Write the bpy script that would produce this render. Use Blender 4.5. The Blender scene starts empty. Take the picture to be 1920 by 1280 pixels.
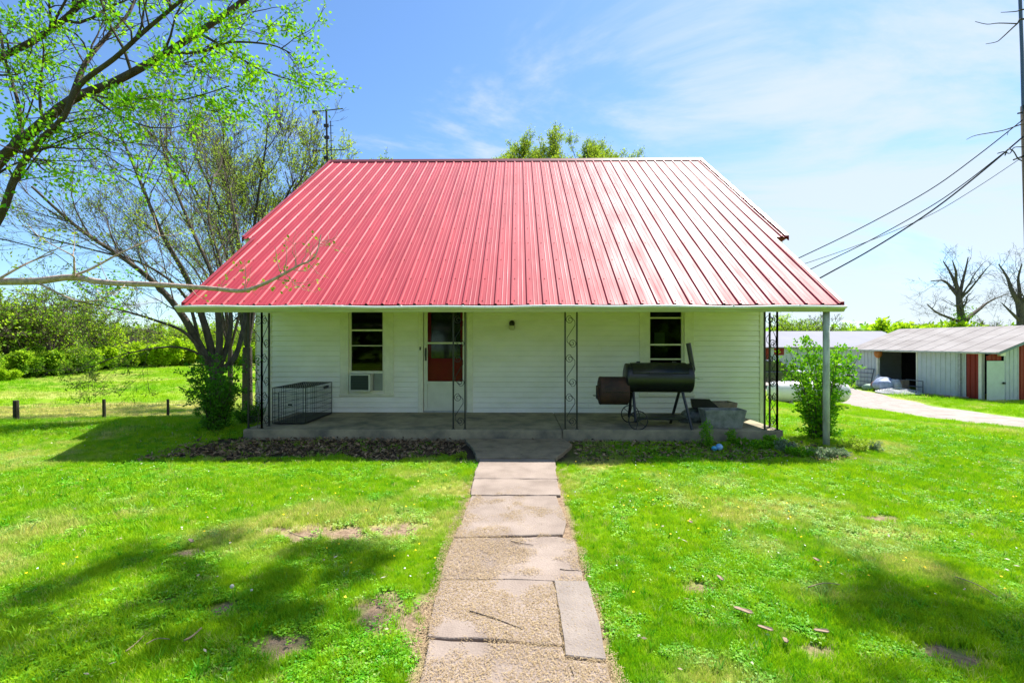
import bpy, bmesh, math, random
import numpy as np
from mathutils import Vector, Matrix

random.seed(7)
rng = np.random.default_rng(7)
R = math.radians
scene = bpy.context.scene
col = scene.collection

# ------------------------------------------------------------------ camera, sky, sun, exposure
cam_d = bpy.data.cameras.new('camera')
cam = bpy.data.objects.new('camera', cam_d)
col.objects.link(cam)
cam.location = (0, 0, 1.75)
cam.rotation_euler = (R(90), 0, R(0.74))
cam_d.lens = 16.0
cam_d.sensor_width = 36.0
cam_d.clip_start = 0.05
cam_d.clip_end = 5000
scene.camera = cam

SUN = Vector((0.45, 0.50, 1.0)).normalized()      # towards the sun: behind the house, to the right
SUN_EL = math.asin(SUN.z)
SUN_AZ = math.atan2(SUN.x, SUN.y)
world = bpy.data.worlds.new('World')
scene.world = world
world.use_nodes = True
nt = world.node_tree
nt.nodes.clear()
def W(t, **k):
    n = nt.nodes.new(t)
    for a, b in k.items(): setattr(n, a, b)
    return n
wo = W('ShaderNodeOutputWorld'); bg = W('ShaderNodeBackground'); bg.inputs[1].default_value = 0.09
sky = W('ShaderNodeTexSky', sky_type='NISHITA'); sky.sun_disc = False
sky.sun_elevation = SUN_EL; sky.sun_rotation = SUN_AZ
sky.air_density = 1.0; sky.dust_density = 0.35; sky.ozone_density = 1.6
tc = W('ShaderNodeTexCoord'); sep = W('ShaderNodeSeparateXYZ')
nt.links.new(tc.outputs['Generated'], sep.inputs[0])
za = W('ShaderNodeMath', operation='ADD'); za.inputs[1].default_value = 0.22
nt.links.new(sep.outputs[2], za.inputs[0])
def wdiv(a, b):
    d = W('ShaderNodeMath', operation='DIVIDE'); nt.links.new(a, d.inputs[0]); nt.links.new(b, d.inputs[1]); return d.outputs[0]
zc = W('ShaderNodeMath', operation='MAXIMUM'); zc.inputs[1].default_value = 0.15; nt.links.new(za.outputs[0], zc.inputs[0])
cmb = W('ShaderNodeCombineXYZ')
nt.links.new(wdiv(sep.outputs[0], zc.outputs[0]), cmb.inputs[0])
nt.links.new(wdiv(sep.outputs[1], zc.outputs[0]), cmb.inputs[1])
mp = W('ShaderNodeMapping'); mp.inputs['Rotation'].default_value = (0, 0, R(-28)); mp.inputs['Scale'].default_value = (0.55, 1.25, 1)
mp.inputs['Location'].default_value = (5.3, 2.2, 0)
nt.links.new(cmb.outputs[0], mp.inputs[0])
n1 = W('ShaderNodeTexNoise'); n1.inputs['Scale'].default_value = 1.15; n1.inputs['Detail'].default_value = 9; n1.inputs['Roughness'].default_value = 0.62; n1.inputs['Distortion'].default_value = 0.9
nt.links.new(mp.outputs[0], n1.inputs[0])
# thicker cirrus over the right half of the sky, and thickening to the horizon as thin cloud does
gx = W('ShaderNodeMath', operation='MULTIPLY_ADD'); gx.inputs[1].default_value = 0.20; gx.inputs[2].default_value = 0.0
nt.links.new(sep.outputs[0], gx.inputs[0])
gz = W('ShaderNodeMath', operation='MULTIPLY_ADD'); gz.inputs[1].default_value = -0.12; gz.inputs[2].default_value = 0.05
nt.links.new(sep.outputs[2], gz.inputs[0])
s1 = W('ShaderNodeMath', operation='ADD'); nt.links.new(gx.outputs[0], s1.inputs[0]); nt.links.new(gz.outputs[0], s1.inputs[1])
s2 = W('ShaderNodeMath', operation='ADD'); nt.links.new(s1.outputs[0], s2.inputs[0]); nt.links.new(n1.outputs['Fac'], s2.inputs[1])
cr = W('ShaderNodeMapRange', interpolation_type='SMOOTHSTEP')
cr.inputs[1].default_value = 0.47; cr.inputs[2].default_value = 0.68; cr.inputs[3].default_value = 0.0; cr.inputs[4].default_value = 0.85
nt.links.new(s2.outputs[0], cr.inputs[0])
mx = W('ShaderNodeMix', data_type='RGBA')
skg = W('ShaderNodeMix', data_type='RGBA', blend_type='MULTIPLY'); skg.inputs[0].default_value = 1.0
skg.inputs[7].default_value = (0.70, 0.90, 1.08, 1)
nt.links.new(sky.outputs[0], skg.inputs[6])
nt.links.new(cr.outputs[0], mx.inputs[0]); nt.links.new(skg.outputs[2], mx.inputs[6])
mx.inputs[7].default_value = (4.0, 4.45, 4.9, 1)
nt.links.new(mx.outputs[2], bg.inputs[0]); nt.links.new(bg.outputs[0], wo.inputs[0])

sun_d = bpy.data.lights.new('sun', 'SUN')
sun_d.energy = 5.0; sun_d.angle = R(0.53); sun_d.color = (1.0, 0.95, 0.87)
sun = bpy.data.objects.new('sun', sun_d); col.objects.link(sun)
sun.rotation_euler = SUN.to_track_quat('Z', 'Y').to_euler()
sun.location = (8, 10, 30)
scene.view_settings.view_transform = 'Standard'
scene.view_settings.look = 'None'
scene.view_settings.gamma = 1.0
scene.view_settings.use_curve_mapping = False
scene.view_settings.exposure = 1.2
scene.render.engine = 'CYCLES'
scene.cycles.max_bounces = 8
scene.cycles.transparent_max_bounces = 16

# ------------------------------------------------------------------ materials
MATS = {}
def mat(name, colr, rough=0.8, metal=0.0, spec=0.3, vary=0.0, vscale=4.0, dark=None, bump=0.0, bscale=40.0, coords='Object', stretch=(1, 1, 1), coat=0.0):
    if name in MATS: return MATS[name]
    m = bpy.data.materials.new(name); m.use_nodes = True
    t = m.node_tree; b = t.nodes['Principled BSDF']
    b.inputs['Base Color'].default_value = (*colr, 1)
    b.inputs['Roughness'].default_value = rough
    b.inputs['Metallic'].default_value = metal
    b.inputs['Specular IOR Level'].default_value = spec
    b.inputs['Coat Weight'].default_value = coat
    if vary > 0 or bump > 0:
        c = t.nodes.new('ShaderNodeTexCoord'); mpn = t.nodes.new('ShaderNodeMapping')
        mpn.inputs['Scale'].default_value = stretch
        t.links.new(c.outputs[coords], mpn.inputs[0])
    if vary > 0:
        n = t.nodes.new('ShaderNodeTexNoise'); n.inputs['Scale'].default_value = vscale; n.inputs['Detail'].default_value = 8; n.inputs['Roughness'].default_value = 0.62
        t.links.new(mpn.outputs[0], n.inputs[0])
        r = t.nodes.new('ShaderNodeValToRGB')
        d = dark if dark else tuple(x * (1 - vary) for x in colr)
        r.color_ramp.elements[0].position = 0.33; r.color_ramp.elements[0].color = (*d, 1)
        r.color_ramp.elements[1].position = 0.62; r.color_ramp.elements[1].color = (*colr, 1)
        t.links.new(n.outputs['Fac'], r.inputs[0]); t.links.new(r.outputs[0], b.inputs['Base Color'])
    if bump > 0:
        n2 = t.nodes.new('ShaderNodeTexNoise'); n2.inputs['Scale'].default_value = bscale; n2.inputs['Detail'].default_value = 6
        t.links.new(mpn.outputs[0], n2.inputs[0])
        bp = t.nodes.new('ShaderNodeBump'); bp.inputs['Strength'].default_value = bump; bp.inputs['Distance'].default_value = 0.02
        t.links.new(n2.outputs['Fac'], bp.inputs['Height']); t.links.new(bp.outputs[0], b.inputs['Normal'])
    MATS[name] = m
    return m

def leafmat(name, c1, c2, trans=0.45, dry=None, instancer=False):
    """thin leaf: diffuse + translucent + a little gloss; hue varies from leaf to leaf"""
    if name in MATS: return MATS[name]
    m = bpy.data.materials.new(name); m.use_nodes = True
    t = m.node_tree; t.nodes.clear()
    o = t.nodes.new('ShaderNodeOutputMaterial')
    df = t.nodes.new('ShaderNodeBsdfDiffuse'); tr = t.nodes.new('ShaderNodeBsdfTranslucent'); gl = t.nodes.new('ShaderNodeBsdfGlossy')
    gl.inputs['Roughness'].default_value = 0.5; gl.inputs['Color'].default_value = (0.8, 0.9, 0.8, 1)
    m1 = t.nodes.new('ShaderNodeMixShader'); m1.inputs[0].default_value = trans
    m2 = t.nodes.new('ShaderNodeMixShader'); m2.inputs[0].default_value = 0.018
    mixc = t.nodes.new('ShaderNodeMix'); mixc.data_type = 'RGBA'
    mixc.inputs[6].default_value = (*c1, 1); mixc.inputs[7].default_value = (*c2, 1)
    if instancer:
        a = t.nodes.new('ShaderNodeAttribute'); a.attribute_type = 'INSTANCER'; a.attribute_name = 'tint'
        t.links.new(a.outputs['Fac'], mixc.inputs[0])
        a2 = t.nodes.new('ShaderNodeAttribute'); a2.attribute_type = 'INSTANCER'; a2.attribute_name = 'dry'
        mixd = t.nodes.new('ShaderNodeMix'); mixd.data_type = 'RGBA'
        t.links.new(a2.outputs['Fac'], mixd.inputs[0]); t.links.new(mixc.outputs[2], mixd.inputs[6])
        mixd.inputs[7].default_value = (*dry, 1)
        outc = mixd.outputs[2]
    else:
        a = t.nodes.new('ShaderNodeNewGeometry')
        t.links.new(a.outputs['Random Per Island'], mixc.inputs[0]); outc = mixc.outputs[2]
    for s in (df, tr): t.links.new(outc, s.inputs['Color'])
    t.links.new(df.outputs[0], m1.inputs[1]); t.links.new(tr.outputs[0], m1.inputs[2])
    t.links.new(m1.outputs[0], m2.inputs[1]); t.links.new(gl.outputs[0], m2.inputs[2])
    t.links.new(m2.outputs[0], o.inputs[0])
    MATS[name] = m
    return m

def glassmat(name, tint=(0.75, 0.8, 0.8), refl=0.0, ior=1.28):
    if name in MATS: return MATS[name]
    m = bpy.data.materials.new(name); m.use_nodes = True
    t = m.node_tree; t.nodes.clear()
    o = t.nodes.new('ShaderNodeOutputMaterial')
    g = t.nodes.new('ShaderNodeBsdfGlossy'); g.inputs['Roughness'].default_value = 0.03
    tp = t.nodes.new('ShaderNodeBsdfTransparent'); tp.inputs[0].default_value = (*tint, 1)
    lw = t.nodes.new('ShaderNodeFresnel'); lw.inputs[0].default_value = ior
    ad = t.nodes.new('ShaderNodeMath'); ad.operation = 'ADD'; ad.inputs[1].default_value = refl
    t.links.new(lw.outputs[0], ad.inputs[0])
    mxs = t.nodes.new('ShaderNodeMixShader')
    t.links.new(ad.outputs[0], mxs.inputs[0]); t.links.new(tp.outputs[0], mxs.inputs[1]); t.links.new(g.outputs[0], mxs.inputs[2])
    t.links.new(mxs.outputs[0], o.inputs[0])
    MATS[name] = m
    return m

WHITE = mat('white_vinyl', (0.86, 0.84, 0.78), 0.5, vary=0.10, vscale=1.6, dark=(0.77, 0.76, 0.67), bump=0.05, bscale=14, stretch=(1, 1, 2))
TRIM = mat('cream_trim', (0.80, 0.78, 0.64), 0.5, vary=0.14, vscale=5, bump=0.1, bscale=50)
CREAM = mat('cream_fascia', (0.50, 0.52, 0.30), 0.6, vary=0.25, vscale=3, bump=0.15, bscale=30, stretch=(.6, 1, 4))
CEIL = mat('porch_ceiling_bounce', (0.72, 0.70, 0.34), 0.7, vary=0.2, vscale=2)  # ceiling is out of view; yellow picked to bounce onto the upper wall
GUTTER = mat('gutter_white', (0.80, 0.80, 0.80), 0.35, vary=0.12, vscale=7)
RED = None
DARKWOOD = mat('dark_wood', (0.035, 0.028, 0.025), 0.8, vary=0.4, vscale=10)
CONC = mat('porch_concrete', (0.36, 0.31, 0.205), 0.9, vary=0.55, vscale=2.2, dark=(0.14, 0.13, 0.10), bump=0.35, bscale=60)
IRON = mat('black_iron', (0.012, 0.012, 0.013), 0.45, spec=0.5)
BLACKM = mat('black_steel', (0.010, 0.013, 0.014), 0.38, spec=0.55, vary=0.5, vscale=6, dark=(0.006, 0.006, 0.006), bump=0.1, bscale=40)
RUST = mat('rusty_steel', (0.075, 0.034, 0.024), 0.75, vary=0.8, vscale=3.2, dark=(0.012, 0.013, 0.016), bump=0.25, bscale=50)
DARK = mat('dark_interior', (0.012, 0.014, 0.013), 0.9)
GLASS = glassmat('window_glass')
GLASSD = glassmat('storm_glass', ior=1.13)
SCREEN = mat('dark_screen', (0.018, 0.022, 0.02), 0.6)
GALV = mat('galvanised', (0.48, 0.50, 0.49), 0.5, metal=0.25, vary=0.3, vscale=9, bump=0.1)
TROUGH = mat('trough_concrete', (0.27, 0.28, 0.25), 0.9, vary=0.5, vscale=7, dark=(0.14, 0.15, 0.125), bump=0.6, bscale=45)
BARK = mat('grey_bark', (0.13, 0.105, 0.085), 0.95, vary=0.6, vscale=9, bump=0.8, bscale=35, stretch=(1, 1, .35))
BARK_D = mat('dark_bark', (0.075, 0.06, 0.05), 0.95, vary=0.5, vscale=9, bump=0.8, bscale=35, stretch=(1, 1, .35))
BARK_L = mat('sunlit_bark', (0.50, 0.38, 0.32), 0.85, vary=0.35, vscale=22, dark=(0.24, 0.17, 0.14), bump=0.4, bscale=80)  # tan bark, colour lightened to carry the sun on the near limb
LEAF_A = leafmat('elm_leaf', (0.08, 0.36, 0.004), (0.32, 0.62, 0.008), 0.55)
LEAF_B = leafmat('spring_leaf', (0.20, 0.34, 0.012), (0.38, 0.50, 0.04), 0.55)
LEAF_C = leafmat('shrub_leaf', (0.07, 0.30, 0.006), (0.28, 0.54, 0.012), 0.5)
LEAF_D = leafmat('backlit_shrub_leaf', (0.045, 0.20, 0.008), (0.13, 0.34, 0.016), 0.5)  # darker than the other shrub leaf; the backlit look is in the colour
LEAF_F = leafmat('far_leaf', (0.16, 0.36, 0.010), (0.40, 0.56, 0.03), 0.6)
LEAF_G = leafmat('far_dark_leaf', (0.09, 0.24, 0.010), (0.22, 0.38, 0.02), 0.55)
LEAF_Y = leafmat('far_yellow_leaf', (0.28, 0.50, 0.008), (0.46, 0.62, 0.02), 0.55)
LEAF_V = leafmat('variegated_leaf', (0.10, 0.20, 0.08), (0.36, 0.42, 0.26), 0.3)
GRASSM = leafmat('grass_blade', (0.17, 0.44, 0.004), (0.43, 0.63, 0.008), 0.38, dry=(0.66, 0.60, 0.20), instancer=True)
CLOVERM = leafmat('clover_leaf', (0.08, 0.34, 0.006), (0.26, 0.52, 0.02), 0.3, dry=(0.40, 0.52, 0.16), instancer=True)
STRAW = leafmat('straw', (0.30, 0.21, 0.12), (0.48, 0.36, 0.20), 0.15)
LITTER = leafmat('leaf_litter_brown', (0.06, 0.04, 0.025), (0.38, 0.26, 0.16), 0.1)

# ------------------------------------------------------------------ mesh helpers
class MB:
    def __init__(s): s.v = []; s.f = []
    def add(s, vs, fs):
        o = len(s.v); s.v += [tuple(a) for a in vs]; s.f += [tuple(i + o for i in q) for q in fs]; return s
    def box(s, x0, x1, y0, y1, z0, z1, M=None):
        vs = [Vector((x, y, z)) for z in (z0, z1) for y in (y0, y1) for x in (x0, x1)]
        if M: vs = [M @ a for a in vs]
        return s.add(vs, [(0, 2, 3, 1), (4, 5, 7, 6), (0, 1, 5, 4), (2, 6, 7, 3), (0, 4, 6, 2), (1, 3, 7, 5)])
    def tube(s, pts, r, n=8, caps=True, M=None):
        pts = [Vector(p) for p in pts]
        if M: pts = [M @ p for p in pts]
        rs = r if isinstance(r, (list, tuple)) else [r] * len(pts)
        o = len(s.v); prev = None
        for i, p in enumerate(pts):
            d = (pts[min(i + 1, len(pts) - 1)] - pts[max(i - 1, 0)]).normalized()
            if prev is None:
                a = d.orthogonal().normalized()
            else:
                a = (prev - d * prev.dot(d))
                a = a.normalized() if a.length > 1e-6 else d.orthogonal().normalized()
            prev = a; b = d.cross(a)
            for k in range(n):
                t = 2 * math.pi * k / n
                s.v.append(tuple(p + (a * math.cos(t) + b * math.sin(t)) * rs[i]))
        for i in range(len(pts) - 1):
            for k in range(n):
                k2 = (k + 1) % n
                s.f.append((o + i * n + k, o + i * n + k2, o + (i + 1) * n + k2, o + (i + 1) * n + k))
        if caps:
            s.f.append(tuple(o + k for k in range(n))[::-1])
            e = o + (len(pts) - 1) * n
            s.f.append(tuple(e + k for k in range(n)))
        return s
    def build(s, name, m, parent=None, smooth=False, loc=None):
        me = bpy.data.meshes.new(name)
        me.from_pydata(s.v, [], s.f); me.update()
        me.materials.append(m)
        if smooth: me.polygons.foreach_set('use_smooth', [True] * len(me.polygons))
        o = bpy.data.objects.new(name, me); col.objects.link(o)
        if parent: o.parent = parent
        if loc: o.location = loc
        return o

def np_mesh(name, V, F, m, parent=None, kind=None, fattr=None):
    me = bpy.data.meshes.new(name)
    V = np.asarray(V, dtype=np.float32); F = np.asarray(F, dtype=np.int32)
    k = F.shape[1]
    me.vertices.add(len(V)); me.vertices.foreach_set('co', V.ravel())
    me.loops.add(F.size); me.loops.foreach_set('vertex_index', F.ravel())
    me.polygons.add(len(F)); me.polygons.foreach_set('loop_start', np.arange(0, F.size, k, dtype=np.int32))
    me.update(calc_edges=True); me.validate()
    me.materials.append(m)
    o = bpy.data.objects.new(name, me); col.objects.link(o)
    if parent: o.parent = parent
    if kind: o['kind'] = kind
    return o

def thing(name, label, cat, loc=(0, 0, 0), rz=0, group=None):
    o = bpy.data.objects.new(name, None); col.objects.link(o)
    o.empty_display_size = 0.2
    o.location = loc; o.rotation_euler = (0, 0, rz)
    o['label'] = label; o['category'] = cat
    if group: o['group'] = group
    return o
def tag(o, label, cat, group=None):
    o['label'] = label; o['category'] = cat
    if group: o['group'] = group
    return o
def kind(o, k): o['kind'] = k; return o
def copy_tree(o, parent=None):
    c = o.copy(); col.objects.link(c); c.parent = parent
    for ch in o.children: copy_tree(ch, c)
    return c
def bev(o, w=0.004, seg=1):
    b = o.modifiers.new('bevel', 'BEVEL'); b.width = w; b.segments = seg; b.limit_method = 'ANGLE'; return o

# ------------------------------------------------------------------ terrain
def sstep(a, b, x):
    t = np.clip((np.asarray(x, float) - a) / (b - a), 0, 1); return t * t * (3 - 2 * t)
LY = [-50, 8, 9.5, 11, 14, 16.5, 20, 26, 40, 62, 90, 2000]
LZ = [0, 0, -.04, -.22, -.92, -1.25, -1.62, -1.85, -1.88, -1.75, -1.9, -1.9]
RY = [-50, 5, 8, 10, 12.8, 16, 20, 24, 40, 2000]
RZ = [0, 0, -.05, -.25, -.72, -.95, -1.12, -1.24, -1.30, -1.4]
def gnoise(x, y):
    return (np.sin(x * 1.1 + 1.3 * np.sin(y * .7)) * np.cos(y * .9 + .8 * np.sin(x * .6)) * .012
            + np.sin(x * .31 + .5) * np.sin(y * .27 + 1) * .03 * sstep(8, 20, y))
def H(x, y):
    x = np.asarray(x, float); y = np.asarray(y, float)
    zl = np.interp(y, LY, LZ) * (0.45 + .55 * sstep(-7, -12, x))
    zr = np.interp(y, RY, RZ) * (0.35 + .65 * sstep(7.5, 13, x))
    w = sstep(-3, 3, x)
    return zl * (1 - w) + zr * w + gnoise(x, y) * 1.0
def h1(x, y): return float(H(x, y))

def value_noise(x, y, s, seed):
    """smooth random field, used for patches"""
    g = np.random.default_rng(seed).random((128, 128))
    u = np.asarray(x) / s; v = np.asarray(y) / s
    i = np.floor(u).astype(int); j = np.floor(v).astype(int)
    fu = u - i; fv = v - j; fu = fu * fu * (3 - 2 * fu); fv = fv * fv * (3 - 2 * fv)
    a = g[i % 128, j % 128]; b = g[(i + 1) % 128, j % 128]; c = g[i % 128, (j + 1) % 128]; d = g[(i + 1) % 128, (j + 1) % 128]
    return (a * (1 - fu) + b * fu) * (1 - fv) + (c * (1 - fu) + d * fu) * fv

# bare-earth spots (x, y, rx, ry)
BARE = [(-1.95, 2.93, .13, .09), (-2.35, 3.02, .10, .07), (-.92, 2.95, .16, .22), (-.60, 2.9, .2, .2), (-.55, 2.7, .2, .25), (-2.75, 3.7, .13, .1), (-1.35, 2.6, .25, .12),
        (3.55, 4.55, .24, .13), (1.3, 3.25, .14, .08), (2.4, 2.55, .15, .12), (1.7, 2.6, .12, .1), (-1.8, 4.1, .5, .2), (-1.15, 4.2, .3, .15)]
def bare_mask(x, y):
    m = np.zeros_like(np.asarray(x, float))
    for bx, by, rx, ry in BARE:
        d = np.sqrt(((x - bx) / rx) ** 2 + ((y - by) / ry) ** 2) + (value_noise(x, y, .07, 5) - .5) * .9
        m = np.maximum(m, 1 - sstep(.7, 1.25, d))
    return m
def dry_mask(x, y):
    a = sstep(.58, .85, value_noise(x, y, 1.1, 11) * .6 + value_noise(x, y, .35, 12) * .4)
    # straw coloured band in the low field behind the fence
    d = np.sqrt(((x + 23) / 8.5) ** 2 + ((y - 22.5) / 4.2) ** 2) + (value_noise(x, y, 1.7, 3) - .5) * .8
    b = 1 - sstep(.55, 1.15, d)
    d2 = np.sqrt(((x + 1.6) / 1.3) ** 2 + ((y - 4.3) / .5) ** 2) + (value_noise(x, y, .4, 8) - .5) * 1.3
    c = (1 - sstep(.4, 1.3, d2)) * .7
    d3 = np.sqrt(((x - 10.5) / 3.0) ** 2 + ((y - 12) / 1.0) ** 2) + (value_noise(x, y, .8, 9) - .5) * 1.4
    e = (1 - sstep(.4, 1.2, d3)) * .8
    f = sstep(.62, .8, value_noise(x, y, 6, 21)) * .55 * sstep(14, 20, y)
    return np.clip(np.maximum.reduce([a * .8, b, c, e, f]), 0, 1)

def axis(lo, hi, dense, far, step):
    """coordinates: fine steps between the dense bounds, growing outside"""
    a = []
    for (p, q, s) in dense: a += list(np.arange(p, q, s))
    a.append(dense[-1][1])
    x = dense[-1][1]; s = step
    while x < hi: s *= 1.25; x += s; a.append(x)
    x = dense[0][0]; s = step; b = []
    while x > lo: s *= 1.25; x -= s; b.append(x)
    return np.array(b[::-1] + a)
gx_ = axis(-1500, 1500, [(-32, -6, .4), (-6, 6, .12), (6, 36, .4)], 0, .4)
gy_ = axis(-60, 2500, [(-2, 1.8, .4), (1.8, 8.4, .12), (8.4, 64, .45)], 0, .45)
GX, GY = np.meshgrid(gx_, gy_)
GZ = H(GX, GY)
nx, ny = len(gx_), len(gy_)
V = np.stack([GX.ravel(), GY.ravel(), GZ.ravel()], 1)
ii = (np.arange(ny - 1)[:, None] * nx + np.arange(nx - 1)[None, :]).ravel()
F = np.stack([ii, ii + 1, ii + nx + 1, ii + nx], 1)
gm = bpy.data.materials.new('lawn_ground'); gm.use_nodes = True
t = gm.node_tree; b = t.nodes['Principled BSDF']; b.inputs['Roughness'].default_value = 0.95; b.inputs['Specular IOR Level'].default_value = 0.1
at_ = t.nodes.new('ShaderNodeAttribute'); at_.attribute_name = 'mask'
sp_ = t.nodes.new('ShaderNodeSeparateColor'); t.links.new(at_.outputs['Color'], sp_.inputs[0])
tco = t.nodes.new('ShaderNodeTexCoord')
def gnz(scale, detail=6):
    n = t.nodes.new('ShaderNodeTexNoise'); n.inputs['Scale'].default_value = scale; n.inputs['Detail'].default_value = detail; n.inputs['Roughness'].default_value = .65
    t.links.new(tco.outputs['Object'], n.inputs[0]); return n.outputs['Fac']
def gmix(f, a, c):
    m = t.nodes.new('ShaderNodeMix'); m.data_type = 'RGBA'
    if isinstance(f, float): m.inputs[0].default_value = f
    else: t.links.new(f, m.inputs[0])
    for k, q in ((6, a), (7, c)):
        if isinstance(q, tuple): m.inputs[k].default_value = (*q, 1)
        else: t.links.new(q, m.inputs[k])
    return m.outputs[2]
def grng(f, a, c):
    m = t.nodes.new('ShaderNodeMapRange'); m.inputs[1].default_value = a; m.inputs[2].default_value = c; t.links.new(f, m.inputs[0]); return m.outputs[0]
green = gmix(grng(gnz(.35), .35, .65), (0.12, 0.25, 0.006), (0.24, 0.36, 0.010))
green = gmix(grng(gnz(9), .4, .7), green, (0.08, 0.20, 0.008))
soil = gmix(grng(gnz(25), .35, .65), (0.17, 0.115, 0.075), (0.33, 0.24, 0.165))
straw = gmix(grng(gnz(6), .35, .65), (0.26, 0.32, 0.05), (0.52, 0.42, 0.17))
c_ = gmix(sp_.outputs[0], green, straw)
c_ = gmix(sp_.outputs[1], c_, soil)
c_ = gmix(sp_.outputs[2], c_, (0.05, 0.038, 0.03))
t.links.new(c_, b.inputs['Base Color'])
bp = t.nodes.new('ShaderNodeBump'); bp.inputs['Strength'].default_value = .8; bp.inputs['Distance'].default_value = .03
t.links.new(gnz(30), bp.inputs['Height']); t.links.new(bp.outputs[0], b.inputs['Normal'])
ground = np_mesh('ground', V, F, gm, kind='structure')
ground['label'] = 'mown green lawn falling away to a lower field'
ca = ground.data.color_attributes.new('mask', 'FLOAT_COLOR', 'POINT')
bed = (sstep(6.35, 6.75, GY + (value_noise(GX, GY, .25, 2) - .5) * .5) * (1 - sstep(8.3, 8.8, GY)) * sstep(-6.0, -5.2, GX) * (1 - sstep(5.2, 6.0, GX)))
bed = bed * np.where(GX > .8, .75, 1)
pathm = (1 - sstep(.56, .66, np.abs(GX + .02) + (value_noise(GX, GY, .2, 77) - .5) * .1)) * (1 - sstep(6.6, 6.9, GY))
msk = np.stack([dry_mask(GX, GY), np.maximum(bare_mask(GX, GY), pathm), bed, np.ones_like(GX)], -1).astype(np.float32)
ca.data.foreach_set('color', msk.ravel())
ground.data.polygons.foreach_set('use_smooth', [True] * len(ground.data.polygons))

# gravel driveway
def drive_edges(y):
    l = np.interp(y, [-40, 8, 13, 16, 20, 24, 30, 44], [13.2, 13.8, 14.2, 14.5, 14.9, 15.8, 14.5, 14.0])
    r = np.interp(y, [-40, 8, 13, 16.3, 20.3, 26.6, 30, 44], [17.4, 17.6, 17.8, 18.1, 18.7, 21.0, 22.0, 26])
    return l, r
DV = []; ys = np.arange(-30, 48, .5); NU = 9
for y in ys:
    l, r = drive_edges(y)
    l += .12 * math.sin(y * 2.1) + .08 * math.sin(y * 5.3); r += .12 * math.sin(y * 1.7 + 1)
    for k in range(NU):
        x = l + (r - l) * k / (NU - 1)
        DV.append((x, y, h1(x, y) + .03 - (.05 if k in (0, NU - 1) else 0)))
DF = [(j * NU + k, j * NU + k + 1, (j + 1) * NU + k + 1, (j + 1) * NU + k) for j in range(len(ys) - 1) for k in range(NU - 1)]
GRAV = mat('gravel', (0.34, 0.30, 0.27), 0.95, vary=.35, vscale=2.5, bump=1.0, bscale=30)
drv = np_mesh('driveway', DV, DF, GRAV, kind='structure')

# ------------------------------------------------------------------ house
house = thing('farmhouse', 'white sided farmhouse with steep red metal roof over a shaded front porch', 'house', (0, 0, 0))
ZF = 0.19                      # porch floor
YW = 10.03                     # front wall
XL, XR = -5.80, 5.38
ZE, YE = 2.39, 7.75            # porch eave
SL = 0.757
YR = 14.56; ZR = ZE + SL * (YR - YE)
YM = 9.92; ZM = ZE + SL * (YM - YE)
RXL, RXR = -6.03, 5.83         # main roof edges
PXL, PXR = -5.77, 5.49         # porch roof edges

# openings: casing outer x0,x1 , opening x0,x1, sill z
W1 = dict(o=(-3.93, -2.74), i=(-3.74, -2.95), z0=.60, zi=.665)
DR = dict(o=(-2.20, -.99), i=(-2.09, -1.12))
W2 = dict(o=(2.66, 3.85), i=(2.86, 3.64), z0=.60, zi=.665)
ZTOP = 2.46

def siding_board(x0, x1, z0, e=.113, y=YW):
    """one lap: sloping face, open shadow slot below its lower edge"""
    m = MB(); d = .026; g = .013
    pr = [(y, z0), (y, z0 + g), (y - d, z0 + g), (y - d - .001, z0 + g + .004), (y - .007, z0 + e), (y, z0 + e)]
    n = len(pr)
    vs = [(x, a, b) for x in (x0, x1) for a, b in pr]
    fs = [(i, n + i, n + i + 1, i + 1) for i in range(n - 1)] + [(1, 2, 3, 4, 5), (n + 5, n + 4, n + 3, n + 2, n + 1)]
    m.add(vs, [q[::-1] for q in fs])
    return m
wall = MB()
yb = YW + .002
# wall with openings, thin sheet behind the boards; body behind
def wallbox(x0, x1, z0, z1): wall.box(x0, x1, yb, yb + .16, z0, z1)
wallbox(XL, W1['i'][0], -.4, ZM); wallbox(W1['i'][0], W1['i'][1], -.4, W1['zi'] - .03); wallbox(W1['i'][0], W1['i'][1], ZTOP, ZM)
wallbox(W1['i'][1], DR['i'][0], -.4, ZM); wallbox(DR['i'][0], DR['i'][1], -.4, ZF); wallbox(DR['i'][0], DR['i'][1], ZTOP, ZM)
wallbox(DR['i'][1], W2['i'][0], -.4, ZM); wallbox(W2['i'][0], W2['i'][1], -.4, W2['zi'] - .03); wallbox(W2['i'][0], W2['i'][1], ZTOP, ZM)
wallbox(W2['i'][1], XR, -.4, ZM)
YB2 = 2 * YR - YM
# gable side walls and rear wall
for x0, x1 in ((XL, XL + .16), (XR - .16, XR)):
    vs = []
    for x in (x0, x1):
        vs += [(x, yb + .162, -.6), (x, YB2 - .1, -.6), (x, YB2 - .1, ZM - .08), (x, YR, ZR - .12), (x, yb + .162, ZM - .08)]
    wall.add(vs, [(0, 1, 2, 3, 4), (9, 8, 7, 6, 5), (0, 5, 6, 1), (1, 6, 7, 2), (2, 7, 8, 3), (3, 8, 9, 4), (4, 9, 5, 0)])
wall.box(XL + .162, XR - .162, YB2 - .26, YB2 - .1, -.6, ZM - .08)
wall.build('wall', WHITE, house)
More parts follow.
